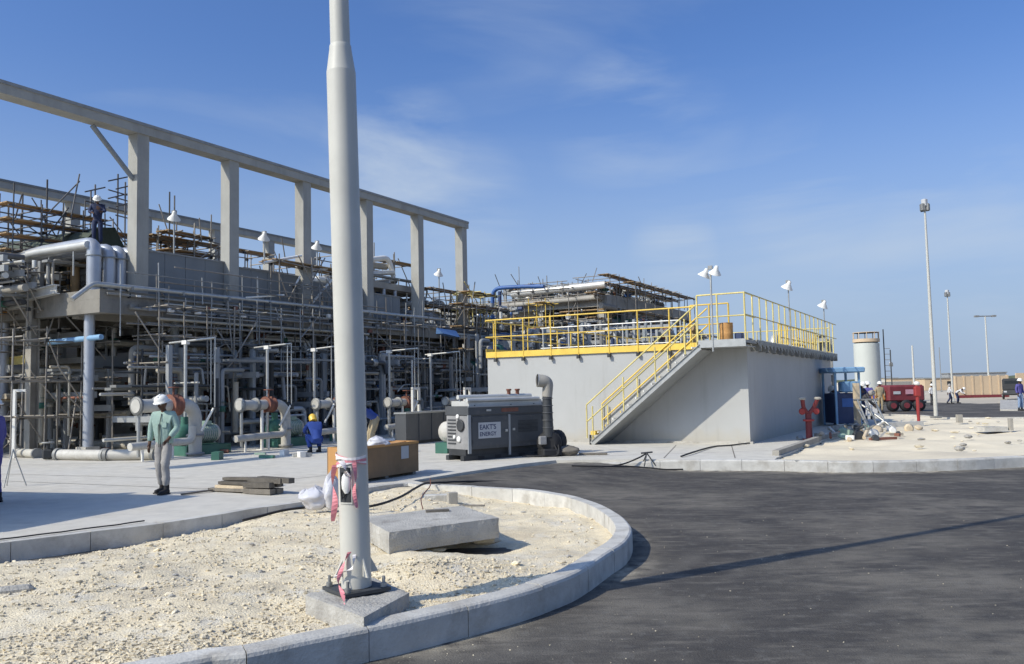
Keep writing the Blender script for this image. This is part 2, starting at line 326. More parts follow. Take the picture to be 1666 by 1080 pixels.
# ------------------------------------------------------------------ things and parts
class T:
    """a top-level thing: an Empty at its base; vertices of its parts are given in site ('W') or plant-grid ('G') coordinates"""
    def __init__(s, name, label, cat, org, frame='W', group=None, rz=None):
        s.o = Vector(org if len(org) == 3 else (*org, 0)); s.e = bpy.data.objects.new(name, None); COL.objects.link(s.e)
        s.e.empty_display_size = .3; s.frame = frame
        s.e.location = g2w(s.o) if frame == 'G' else s.o
        if frame == 'G': s.e.rotation_euler.z = GANG
        if frame == 'L': s.o = Vector((0, 0, 0)); s.e.rotation_euler.z = rz or 0
        s.e['label'] = label; s.e['category'] = cat
        if group: s.e['group'] = group
    def part(s, name, mb, m, parent=None, label=None, kind=None):
        me = mb.mesh(name, s.o); me.materials.append(m); o = bpy.data.objects.new(name, me); COL.objects.link(o)
        o.parent = parent or s.e
        if label: o['label'] = label
        if kind: o['kind'] = kind
        return o
    def _unit(s, kind, m):
        key = (kind, m.name)
        if key not in UNIT:
            b = MB()
            if kind == 'cube': b.box(-.5, .5, -.5, .5, -.5, .5)
            else:
                n = int(kind[3:]); b.tube([(0, 0, -.5), (0, 0, .5)], 1, n)
            me = b.mesh(kind); me.materials.append(m); UNIT[key] = me
        return UNIT[key]
    def rod(s, name, p, q, r, m, n=6, parent=None):
        p, q = Vector(p), Vector(q); o = bpy.data.objects.new(name, s._unit('cyl%d' % n, m)); COL.objects.link(o)
        o.parent = parent or s.e; o.location = (p + q) / 2 - s.o; o.rotation_mode = 'QUATERNION'
        o.rotation_quaternion = (q - p).to_track_quat('Z', 'Y'); o.scale = (r, r, (q - p).length); return o
    def bar(s, name, p, q, w_, h, m, parent=None):
        p, q = Vector(p), Vector(q); d = (q - p).normalized(); o = bpy.data.objects.new(name, s._unit('cube', m)); COL.objects.link(o)
        u = Vector((0, 0, 1)) if abs(d.z) < .98 else Vector((1, 0, 0))
        x = d.cross(u).normalized(); z = x.cross(d)
        o.parent = parent or s.e; o.location = (p + q) / 2 - s.o; o.rotation_mode = 'QUATERNION'
        o.rotation_quaternion = Matrix((x, d, z)).transposed().to_quaternion(); o.scale = (w_, (q - p).length, h); return o
    def blk(s, name, c, size, m, rz=0, parent=None):
        o = bpy.data.objects.new(name, s._unit('cube', m)); COL.objects.link(o); o.parent = parent or s.e
        o.location = Vector(c) - s.o; o.rotation_euler.z = rz; o.scale = size; return o
UNIT = {}
def single(name, mb, m, label, cat, org, frame='W', group=None, kind=None):
    o0 = Vector(org); me = mb.mesh(name, o0); me.materials.append(m); o = bpy.data.objects.new(name, me); COL.objects.link(o)
    o.location = g2w(o0) if frame == 'G' else o0
    if frame == 'G': o.rotation_euler.z = GANG
    if kind: o['kind'] = kind
    if label: o['label'] = label
    if cat and kind != 'structure': o['category'] = cat
    if group: o['group'] = group
    return o
def dup(root, loc, label=None, rz=None):
    def cp(o, parent):
        c = o.copy(); COL.objects.link(c)
        if parent: c.parent = parent
        for ch in KIDS.get(o.name, []): cp(ch, c)
        return c
    KIDS = {}
    for o in bpy.data.objects:
        if o.parent: KIDS.setdefault(o.parent.name, []).append(o)
    r = cp(root, None); r.location = loc
    if rz is not None: r.rotation_euler.z = rz
    if label: r['label'] = label
    return r
def struct(name, mb, m, frame='W', label=None):
    return single(name, mb, m, label, None, (0, 0, 0), frame, kind='structure')

# ------------------------------------------------------------------ ground
def catmull(P, n=8):
    out = []
    for i in range(len(P) - 1):
        a, b, c, d = P[max(i - 1, 0)], P[i], P[i + 1], P[min(i + 2, len(P) - 1)]
        for k in range(n):
            t = k / n; out.append(.5 * ((2 * b) + (c - a) * t + (2 * a - 5 * b + 4 * c - d) * t * t + (3 * b - 3 * c + d - a) * t ** 3))
    out.append(P[-1]); return out
def resample(P, step):
    L = [0]
    for i in range(1, len(P)): L.append(L[-1] + (P[i] - P[i - 1]).length)
    n = max(1, round(L[-1] / step)); out = []; j = 0
    for k in range(n + 1):
        s_ = L[-1] * k / n
        while j < len(L) - 2 and L[j + 1] < s_: j += 1
        t = (s_ - L[j]) / max(1e-9, L[j + 1] - L[j]); out.append(P[j].lerp(P[j + 1], min(max(t, 0), 1)))
    return out
def inpt(x, y, poly):
    r = False; x1, y1 = poly[-1][0], poly[-1][1]
    for p in poly:
        x0, y0 = p[0], p[1]
        if (y0 > y) != (y1 > y) and x < (x1 - x0) * (y - y0) / (y1 - y0) + x0: r = not r
        x1, y1 = x0, y0
    return r
def inpoly(x, y, poly):
    if np.ndim(x) == 0: return inpt(float(x), float(y), poly)
    r = np.zeros(np.shape(x), bool); n = len(poly)
    for i in range(n):
        x0, y0 = poly[i][0], poly[i][1]; x1, y1 = poly[(i + 1) % n][0], poly[(i + 1) % n][1]
        c = ((y0 > y) != (y1 > y)) & (x < (x1 - x0) * (y - y0) / (y1 - y0 + 1e-12) + x0); r ^= c
    return r
ROADZ = -.25
kpx = [(240, 1086), (312, 1071.6), (408, 1059.6), (504, 1039), (640, 1012.4), (695.6, 1000), (769.6, 982.8), (843.7, 964), (899, 946.7), (943, 929), (993, 896.7), (1016.7, 881.7), (1028, 864), (1025, 852), (1010, 836.7), (980, 820), (943, 808), (910, 801.7), (860, 795), (757.7, 789), (700, 787), (664, 784), (597, 791), (490, 813), (400, 826), (330, 838), (240, 851), (150, 861), (0, 879)]
K = [Vector((-5.5, 3.2, 0)), Vector((-3.9, 4.55, 0))] + [Z(*p) for p in kpx[1:]] + [Vector((-9.5, 8.2, 0)), Vector((-14, 4.6, 0))]
KC = catmull(K, 8)
def kerb_run(name, path, step, side, h=.25, wd=.2, top=0., drop=None, stonename='kerb_stone'):
    """side=+1: body lies to the left of travel"""
    P = resample(path, step / 4); S = (len(P) - 1) // 4
    bed = MB(); prev = None; off = []
    for i, p in enumerate(P):
        d = (P[min(i + 1, len(P) - 1)] - P[max(i - 1, 0)]).normalized(); off.append(Vector((-d.y, d.x, 0)) * side)
    vs = []; 
    for i, p in enumerate(P):
        for o_, z in ((-.01, ROADZ - .25), (-.01, ROADZ - .06), (wd + .06, ROADZ - .06), (wd + .06, ROADZ - .25)): q = p + off[i] * o_; vs.append((q.x, q.y, z))
    bed.add(vs, [(i * 4 + k, i * 4 + (k + 1) % 4, i * 4 + 4 + (k + 1) % 4, i * 4 + 4 + k) for i in range(len(P) - 1) for k in range(4)])
    root = struct(name, bed, M['conc'])
    for s_ in range(S):
        mb = MB(); vs = []; dz = random.uniform(-.004, .004); sh = random.uniform(-.004, .004)
        idx = [s_ * 4 + k for k in range(5)]
        for j, i in enumerate(idx):
            p = P[i].copy(); t = (P[min(i + 1, len(P) - 1)] - P[max(i - 1, 0)]).normalized()
            if j == 0: p += t * .004
            if j == 4: p -= t * .004
            tz = top + dz + (drop(p) if drop else 0)
            for o_, z in ((0, top - h - .1), (0, tz - .035), (.012, tz - .012), (.035, tz), (wd, tz), (wd, top - h - .1)):
                q = p + off[i] * (o_ + sh); vs.append((q.x, q.y, z))
        fs = [(j * 6 + k, j * 6 + (k + 1) % 6, j * 6 + 6 + (k + 1) % 6, j * 6 + 6 + k) for j in range(4) for k in range(6)]
        fs += [(5, 4, 3, 2, 1, 0), (24, 25, 26, 27, 28, 29)]
        mb.add(vs, fs); me = mb.mesh(stonename); me.materials.append(M['kerb']); o = bpy.data.objects.new(stonename, me); COL.objects.link(o); o.parent = root
    return root, [p + off[i] * .1 for i, p in enumerate(P)]
island_kerb, KIN = kerb_run('island_kerb', KC, .92, 1)

# desert to the horizon
g = MB(); g.add([(-3000, -300, ROADZ - .03), (3000, -300, ROADZ - .03), (3000, 4500, ROADZ - .03), (-3000, 4500, ROADZ - .03)], [(0, 1, 2, 3)])
struct('desert_ground', g, M['desert'])

# road, one sheet, rising a little to meet the flush pad edge by the generator
S0, S1 = Z(672, 783), Z(940, 750)
def road_h(x, y):
    dx, dy = S1.x - S0.x, S1.y - S0.y; t = np.clip(((x - S0.x) * dx + (y - S0.y) * dy) / (dx * dx + dy * dy), 0, 1)
    d = np.hypot(x - S0.x - t * dx, y - S0.y - t * dy); s_ = np.clip(1 - d / 2.6, 0, 1); s_ = s_ * s_ * (3 - 2 * s_)
    return ROADZ + .205 * s_
RP = [(-40, -30), (120, -30), (120, 60)] + [tuple(Z(*p, ROADZ)[:2]) for p in [(1700, 655), (1623, 656), (1500, 655), (1440, 656)]] + [(14, 50), (0, 30), (-8, 22), (-12, 8), (-40, 0)]
def sheet(xs, ys, poly, zf):
    X, Yy = np.meshgrid(xs, ys); Zz = zf(X, Yy); nx = len(xs); cx = (X[:-1, :-1] + X[1:, 1:]) / 2; cy = (Yy[:-1, :-1] + Yy[1:, 1:]) / 2
    keep = inpoly(cx, cy, poly); ii, jj = np.nonzero(keep); a = ii * nx + jj
    F = np.stack([a, a + 1, a + nx + 1, a + nx], 1); V = np.stack([X.ravel(), Yy.ravel(), Zz.ravel()], 1)
    used = np.unique(F); mp_ = -np.ones(len(V), int); mp_[used] = np.arange(len(used)); return V[used], mp_[F]
def sheet_obj(name, V, F, m, smooth=True):
    me = bpy.data.meshes.new(name); me.from_pydata(V.tolist(), [], F.tolist()); me.polygons.foreach_set('use_smooth', [smooth] * len(F)); me.materials.append(m); me.update()
    o = bpy.data.objects.new(name, me); COL.objects.link(o); o['kind'] = 'structure'; return o
xs = np.concatenate([np.arange(-40, -6, 2.), np.arange(-6, 13.05, .15), np.arange(14, 121, 3.)])
ys = np.concatenate([np.arange(-30, 2, 2.), np.arange(2, 25.05, .15), np.arange(26, 100, 2.)])
V, F = sheet(xs, ys, RP, road_h); road = sheet_obj('road', V, F, M['asphalt'])
# sand blown and washed against the foot of the kerbs
_kx = np.array([p.x for p in KC]); _ky = np.array([p.y for p in KC])
def pdist(x, y, X_, Y_):
    best = np.full(np.shape(x), 1e9)
    for i in range(0, len(X_) - 1): 
        dx, dy = X_[i + 1] - X_[i], Y_[i + 1] - Y_[i]; t = np.clip(((x - X_[i]) * dx + (y - Y_[i]) * dy) / (dx * dx + dy * dy + 1e-9), 0, 1)
        best = np.minimum(best, np.hypot(x - X_[i] - t * dx, y - Y_[i] - t * dy))
    return best
_d1 = pdist(V[:, 0], V[:, 1], _kx, _ky); _fk = [Z(*p) for p in [(905, 749), (1060, 747.5), (1200, 748), (1340, 750), (1500, 748.5), (1666, 742)]] + [Vector((16, 20.6, 0)), Vector((22, 24, 0))]
_d2 = pdist(V[:, 0], V[:, 1], np.array([p.x for p in _fk]), np.array([p.y for p in _fk]))
_n = np.array([noise.noise(Vector((a * .9, b * .9, 4))) for a, b in V[:, :2]])
_at = road.data.attributes.new('drift', 'FLOAT', 'POINT'); _at.data.foreach_set('value', np.clip(np.exp(-(_d1 / .26) ** 2) * (.45 + 1.1 * _n) + np.exp(-(_d2 / .40) ** 2) * (.75 + _n), 0, 1).astype(np.float32))
crumb = MB()

# gravel bed inside the kerb
GPOLY = [(p.x, p.y) for p in KIN] + [(-16, 4), (-16, 1.5), (-6, 1.5)]
back = [K[i] for i in range(len(K) - 8, len(K))]
BX = np.array([p.x for p in back]); BY = np.array([p.y for p in back])
def segdist(x, y, X_, Y_):
    best = np.full(np.shape(x), 1e9)
    for i in range(len(X_) - 1):
        dx, dy = X_[i + 1] - X_[i], Y_[i + 1] - Y_[i]; t = np.clip(((x - X_[i]) * dx + (y - Y_[i]) * dy) / (dx * dx + dy * dy), 0, 1)
        best = np.minimum(best, np.hypot(x - X_[i] - t * dx, y - Y_[i] - t * dy))
    return best
def sstep(a, b, x): t = np.clip((x - a) / (b - a), 0, 1); return t * t * (3 - 2 * t)
def ga(x, y, cx, cy, sx, sy): return np.exp(-((x - cx) / sx) ** 2 - ((y - cy) / sy) ** 2)
HOL = Z(752, 893, -.2)
def grav_h0(x, y):
    h = -.075 + 0 * x
    d = segdist(x, y, BX, BY)
    h = h - .24 * np.exp(-(d / 1.0) ** 2) * sstep(-3.2, -5.6, x)
    h = h - .13 * sstep(-1.5, -.3, x) * sstep(9.2, 10.6, y)
    h = h + .15 * ga(x, y, -1.0, 8.55, .6, .30) - .24 * ga(x, y, HOL.x, HOL.y, .50, .36)
    h = h - .05 * ga(x, y, -.9, 7.0, .35, .25)
    h = h + .07 * ga(x, y, -4.6, 8.5, 1.4, 1.0) - .05 * ga(x, y, -3.2, 9.6, 1.2, 1.0)
    return h
def nz(x, y, s_, seed=0.): return noise.noise(Vector((x * s_ + seed, y * s_ - seed, seed * 1.7)))
def grav_h(x, y):
    h = float(grav_h0(np.array(x), np.array(y)))
    return h + .055 * nz(x, y, .9, 3) + .030 * nz(x, y, 2.7, 9) + .012 * nz(x, y, 8, 1) + .006 * nz(x, y, 22, 5)
def gravZ(X, Y_):
    H = grav_h0(X, Y_); f = H.ravel(); xr, yr = X.ravel(), Y_.ravel()
    add = np.array([.055 * nz(a, b, .9, 3) + .030 * nz(a, b, 2.7, 9) + .012 * nz(a, b, 8, 1) + .007 * nz(a, b, 22, 5) for a, b in zip(xr, yr)])
    return (f + add).reshape(H.shape)
V, F = sheet(np.arange(-12, 1.7, .055), np.arange(2.2, 16.6, .055), GPOLY, gravZ)
gravel_bed = sheet_obj('gravel_bed', V, F, M['gravel'])

# stones: the larger ones are parts of the bed, the rest one mass
def stone_mesh(seed, m, flat=.7):
    rs = random.Random(seed); b = MB(); vs = []
    for r_, z in ((.55, -.6), (1, -.15), (.9, .35), (.4, .7)):
        for k in range(6):
            t = 2 * math.pi * (k + rs.uniform(-.25, .25)) / 6; q = r_ * rs.uniform(.75, 1.2); vs.append((q * math.cos(t), q * math.sin(t) * .8, z * flat * rs.uniform(.85, 1.15)))
    fs = [(5, 4, 3, 2, 1, 0), (18, 19, 20, 21, 22, 23)] + [(j * 6 + k, j * 6 + (k + 1) % 6, j * 6 + 6 + (k + 1) % 6, j * 6 + 6 + k) for j in range(3) for k in range(6)]
    b.add(vs, fs); me = b.mesh('stone'); me.materials.append(m); return me
SM = [stone_mesh(i, M['stone'] if i < 7 else M['stoneg'], random.uniform(.5, .85)) for i in range(9)]
npoly = [(p.x, p.y) for p in KIN]
cand = [];  rs = random.Random(4)
while len(cand) < 230:
    y = 4.6 + 10.5 * rs.random() ** 1.5; x = rs.uniform(-y * .62, 1.3)
    if not inpoly(np.array(x), np.array(y), npoly + [(-16, 4), (-16, 1.5), (-6, 1.5)]): continue
    if -2.1 < x < .1 and 9.2 < y < 13.3: continue
    if math.hypot(x + 1.44, y - 7.8) < .55: continue
    if x > -.6 and y > 9.5 and rs.random() < .85: continue
    s_ = rs.uniform(.013, .028) * (1 + .07 * (y - 5)) * (1 if rs.random() < .95 else 1.7); cand.append((x, y, s_))
for x, y, s_ in cand:
    o = bpy.data.objects.new('stone', rs.choice(SM)); COL.objects.link(o); o.parent = gravel_bed
    o.location = (x, y, grav_h(x, y) + s_ * .25); o.rotation_euler = (rs.uniform(-.3, .3), rs.uniform(-.3, .3), rs.uniform(0, 6.28)); o.scale = (s_ * rs.uniform(.9, 1.4), s_, s_ * rs.uniform(.7, 1))
def pebble_mass(n, gen, smin, smax, seed):
    r_ = np.random.RandomState(seed)
    base = np.array([(-1, -1, -1), (1, -1, -1), (1, 1, -1), (-1, 1, -1), (-1, -1, 1), (1, -1, 1), (1, 1, 1), (-1, 1, 1)], float) * .62
    qf = np.array([(3, 2, 1, 0), (4, 5, 6, 7), (0, 1, 5, 4), (1, 2, 6, 5), (2, 3, 7, 6), (3, 0, 4, 7)])
    Vs = []; Fs = []; k = 0
    while k < n:
        x, y = gen(r_)
        if x is None: continue
        s_ = smin + (smax - smin) * r_.rand() ** 3
        v = base * (1 + r_.uniform(-.45, .35, (8, 3))) * s_ * np.array([r_.uniform(.8, 1.5), 1, r_.uniform(.45, .9)])
        a = r_.rand() * 6.28; c, s2 = math.cos(a), math.sin(a); v = v @ np.array([[c, s2, 0], [-s2, c, 0], [0, 0, 1]])
        t = r_.uniform(-.5, .5); c, s2 = math.cos(t), math.sin(t); v = v @ np.array([[1, 0, 0], [0, c, s2], [0, -s2, c]])
        Vs.append(v + np.array([x, y, HF(x, y) + s_ * .2])); Fs.append(qf + 8 * k); k += 1
    return np.concatenate(Vs), np.concatenate(Fs)
gp = npoly + [(-16, 4), (-16, 1.5), (-6, 1.5)]
def gen1(r_):
    y = 4.4 + 11.5 * r_.rand() ** 1.7; x = r_.uniform(-y * .66, 1.35)
    dens = .16 + .9 * ga(x, y, -2.2, 5.6, 1.5, .9) + .8 * ga(x, y, -.95, 8.7, .8, .6) + .35 * (nz(x, y, 1.3, 20) > .15)
    if x > -.5 and y > 9.3: dens *= .25
    if r_.rand() > dens: return None, None
    if not inpoly(np.array(x), np.array(y), gp): return None, None
    if -1.95 < x < -.05 and 9.45 < y < 12.8: return None, None
    return x, y
HF = grav_h
V, F = pebble_mass(15000, gen1, .004, .023, 5)
o = sheet_obj('loose_gravel', V, F, M['stone'], False); o['kind'] = 'stuff'; o['category'] = 'gravel'; o['label'] = 'loose pale limestone gravel strewn over the kerbed island'
HF = lambda x, y: float(road_h(np.array(x), np.array(y)))
def gen2(r_):
    y = 5 + 9 * r_.rand() ** 1.6; x = r_.uniform(-.9, y * .6)
    if inpoly(np.array(x), np.array(y), gp): return None, None
    if r_.rand() > .2 + .8 * ga(x, y, -.3, 6.3, .8, .5) + .5 * (nz(x, y, .8, 40) > .2): return None, None
    return x, y
V, F = pebble_mass(420, gen2, .002, .008, 8)
o = sheet_obj('road_grit', V, F, M['stone'], False); o['kind'] = 'stuff'; o['category'] = 'grit'; o['label'] = 'scattered pale grit lying on the dark asphalt'

# concrete pad under the plant
far_px = [(905, 749), (980, 748), (1060, 747.5), (1130, 748), (1200, 748), (1262, 748.5)]
kerbfar = [Z(*p) for p in far_px]
padp = [Vector((-60, 8, 0)), Vector((-14, 4.45, 0))]
KB = [p for p in reversed(KC)]
for p in KB:
    if p.x < -1.55 and (p.y > 7.6) and (p.x, p.y) != (-14, 4.6): padp.append(Vector((p.x, p.y, 0)))
padp = [padp[0]] + [p for p in padp[2:]]
padp += [Z(672, 781), Z(760, 767), Z(850, 754)] + [p + Vector((0, .12, 0)) for p in kerbfar] + [Z(1264, 744), Z(1330, 718), Z(1400, 699), Z(1440, 688), Vector((26, 62, 0)), Vector((70, 160, 0)), Vector((-160, 160, 0)), Vector((-160, 8, 0))]
# concave outline: fill by triangulation
import bmesh
def poly_struct(name, pts, z0, z1, m, label=None):
    bm = bmesh.new(); vt = [bm.verts.new((p.x, p.y, z1)) for p in pts]; vb = [bm.verts.new((p.x, p.y, z0)) for p in pts]; n = len(pts)
    f = bm.faces.new(vt)
    for i in range(n): bm.faces.new((vb[i], vb[(i + 1) % n], vt[(i + 1) % n], vt[i]))
    bm.normal_update(); bmesh.ops.recalc_face_normals(bm, faces=bm.faces); bmesh.ops.triangulate(bm, faces=[f])
    me = bpy.data.meshes.new(name); bm.to_mesh(me); bm.free(); me.materials.append(m); o = bpy.data.objects.new(name, me); COL.objects.link(o); o['kind'] = 'structure'
    return o
pad = poly_struct('concrete_pad', padp, ROADZ - .3, -.004, M['pad'])
# expansion joints sawn in the pad: narrow dark strips of sealant
def joint(p, q, w_=.03):
    d = (q - p).normalized(); n_ = Vector((-d.y, d.x, 0)) * w_ / 2; mb = MB(); z = Vector((0, 0, .0005))
    mb.add([p - n_ + z, q - n_ + z, q + n_ + z, p + n_ + z], [(0, 1, 2, 3)]); me = mb.mesh('expansion_joint'); me.materials.append(M['timber']); o = bpy.data.objects.new('expansion_joint', me); COL.objects.link(o); o.parent = pad
for p, q in [((0, 782), (330, 795)), ((0, 771), (300, 778)), ((330, 795), (560, 770)), ((0, 757), (240, 752)), ((560, 760), (900, 742)), ((905, 744), (1250, 733)), ((1080, 745), (1100, 724)), ((1196, 745), (1190, 724))]:
    joint(Z(*p), Z(*q), .025)
def fdrop(p): return -.12 * (1 - min(1, max(0, (p.x - 1.2) / 3.)))
fk = [Z(890, 750.5)] + kerbfar + [Z(*p) for p in [(1340, 750), (1420, 750), (1500, 748.5), (1580, 746), (1666, 742)]] + [Vector((16, 20.6, 0)), Vector((22, 24, 0)), Vector((26, 30, 0)), Vector((27, 38, 0))]
fkc = catmull(fk, 6)
far_kerb, _ = kerb_run('far_kerb', fkc, .95, 1, drop=fdrop)
sp = [Z(1263, 745)] + [p + Vector((-.05, .12, 0)) for p in fkc if p.x > 6.2] + [Vector((25.5, 40, 0)), Z(1560, 679), Z(1500, 675), Z(1440, 673), Z(1425, 688), Z(1400, 699), Z(1330, 718)]
# sand island: gently uneven sheet
spoly = [(p.x, p.y) for p in sp]
V, F = sheet(np.arange(5, 30, .2), np.arange(18, 48, .2), spoly, lambda X, Y_: -.03 + .05 * np.sin(X * 1.1 + .4 * Y_) * np.sin(Y_ * .7) - .02 + np.array([[.05 * nz(a, b, .8, 2) + .02 * nz(a, b, 3, 2) for a, b in zip(r1_, r2_)] for r1_, r2_ in zip(X, Y_)]))
sand_island = sheet_obj('sand_island', V, F, M['sand'])
bk = [Vector((26.8, 38.5, 0)), Vector((25.6, 40.2, 0))] + [Z(*p) for p in [(1560, 679), (1500, 675), (1440, 673)]] + [Vector((19.5, 52, 0))]
kerb_run('back_kerb', catmull(bk, 5), 1.0, 1)
rs = random.Random(9)
for k in range(60):
    x, y = rs.uniform(7, 24), rs.uniform(20.5, 40)
    if not inpoly(np.array(x), np.array(y), spoly): continue
    o = bpy.data.objects.new('stone', rs.choice(SM)); COL.objects.link(o); o.parent = sand_island; s_ = rs.uniform(.04, .13)
    o.location = (x, y, s_ * .2); o.rotation_euler.z = rs.uniform(0, 6); o.scale = (s_ * 1.3, s_, s_ * .8)
# far pavement and dust flats behind the road
mb = MB(); mb.prism([tuple(Z(*p, -.2)[:2]) for p in [(1627, 667), (1760, 667), (1760, 651), (1627, 651)]], ROADZ - .1, -.15); struct('far_pavement', mb, M['conc'])
# low hills / berms on the horizon
def berm(name, pts, wdt, h, m):
    mb = MB(); vs = []; n = len(pts)
    for i, (x, y) in enumerate(pts):
        hh = h * (.6 + .5 * noise.noise(Vector((i * .37, 2, 7)))) * (0.05 if i in (0, n - 1) else 1)
        for k, (o_, f) in enumerate(((-wdt, 0), (-wdt * .45, .75), (0, 1), (wdt * .5, .7), (wdt, 0))): vs.append((x, y + o_, ROADZ - .1 + hh * f))
    mb.add(vs, [(i * 5 + k, i * 5 + 5 + k, i * 5 + 6 + k, i * 5 + 1 + k) for i in range(n - 1) for k in range(4)], True); return struct(name, mb, m)
berm('far_dunes', [(x, 900 + 60 * math.sin(x / 90)) for x in range(-1400, 1800, 40)], 60, 7, M['desert'])
berm('near_berm', [(x, 300 + 10 * math.sin(x / 30)) for x in range(80, 420, 12)], 22, 4.2, M['sand'])
berm('scrub_ridge', [(x, 620 + 20 * math.sin(x / 50)) for x in range(120, 900, 18)], 16, 8.5, M['olive'])
berm('far_wood', [(x, 1500) for x in range(-300, 1500, 30)], 30, 14, M['olive'])

# ------------------------------------------------------------------ people
def skin_mesh(nodes, edges, root, levels=2):
    names = list(nodes); me = bpy.data.meshes.new('tmp'); me.from_pydata([nodes[k][0] for k in names], [(names.index(a), names.index(b)) for a, b in edges], [])
    o = bpy.data.objects.new('tmp', me); COL.objects.link(o); m = o.modifiers.new('s', 'SKIN'); m.use_smooth_shade = True
    if not me.skin_vertices: me.attributes.new('skin', 'FLOAT2', 'POINT')
    for i, k in enumerate(names):
        r = nodes[k][1]; me.skin_vertices[0].data[i].radius = r if isinstance(r, tuple) else (r, r)
        me.skin_vertices[0].data[i].use_root = (k == root)
    sb = o.modifiers.new('b', 'SUBSURF'); sb.levels = levels; sb.render_levels = levels
    dg = bpy.context.evaluated_depsgraph_get(); dg.update(); ev = o.evaluated_get(dg); em = ev.to_mesh()
    vs = [v.co.copy() for v in em.vertices]; fs = [tuple(p.vertices) for p in em.polygons]; ev.to_mesh_clear()
    bpy.data.objects.remove(o); bpy.data.meshes.remove(me); return vs, fs
STAND = dict(pel=(0, 0, .95), wai=(0, 0, 1.10), che=(0, .01, 1.30), nec=(0, 0, 1.47), hea=(0, .03, 1.62),
             sL=(-.18, 0, 1.42), eL=(-.24, -.03, 1.15), wL=(-.25, .06, .92), sR=(.18, 0, 1.42), eR=(.24, -.03, 1.15), wR=(.25, .06, .92),
             hL=(-.09, 0, .93), kL=(-.10, .03, .52), aL=(-.11, -.02, .09), hR=(.09, 0, .93), kR=(.10, .03, .52), aR=(.11, -.02, .09))
def pose(**k): d = dict(STAND); d.update(k); return d
WALK = pose(kL=(-.09, .16, .54), aL=(-.09, .12, .10), kR=(.09, .0, .50), aR=(.10, -.24, .12), eL=(-.24, -.10, 1.16), wL=(-.25, -.12, .92), eR=(.25, .05, 1.16), wR=(.25, .18, .97))
WORK = pose(che=(0, .05, 1.29), hea=(0, .10, 1.60), eL=(-.25, .10, 1.20), wL=(-.16, .33, 1.16), eR=(.25, .10, 1.18), wR=(.14, .34, 1.10))
BEND = pose(pel=(0, -.12, .92), wai=(0, -.02, 1.04), che=(0, .20, 1.15), nec=(0, .37, 1.22), hea=(0, .50, 1.27), sL=(-.18, .30, 1.20), sR=(.18, .30, 1.20), eL=(-.22, .42, .96), wL=(-.16, .55, .80), eR=(.22, .42, .96), wR=(.16, .58, .82), hL=(-.09, -.12, .90), hR=(.09, -.12, .90), kL=(-.10, .02, .50), kR=(.10, .02, .50))
CROUCH = pose(pel=(0, -.16, .36), wai=(0, -.10, .50), che=(0, .04, .70), nec=(0, .16, .84), hea=(0, .25, .96), sL=(-.17, .10, .80), sR=(.17, .10, .80), eL=(-.24, .28, .62), wL=(-.12, .46, .52), eR=(.24, .28, .62), wR=(.12, .46, .50), hL=(-.09, -.14, .35), hR=(.09, -.14, .35), kL=(-.16, .26, .50), kR=(.16, .26, .48), aL=(-.13, .02, .09), aR=(.13, .02, .09))
LEAN = pose(pel=(0, -.05, .95), wai=(0, .02, 1.08), che=(0, .16, 1.24), nec=(0, .28, 1.36), hea=(0, .38, 1.46), sL=(-.18, .22, 1.32), sR=(.18, .22, 1.32), eL=(-.24, .34, 1.10), wL=(-.14, .50, 1.04), eR=(.24, .34, 1.10), wR=(.14, .52, 1.02))
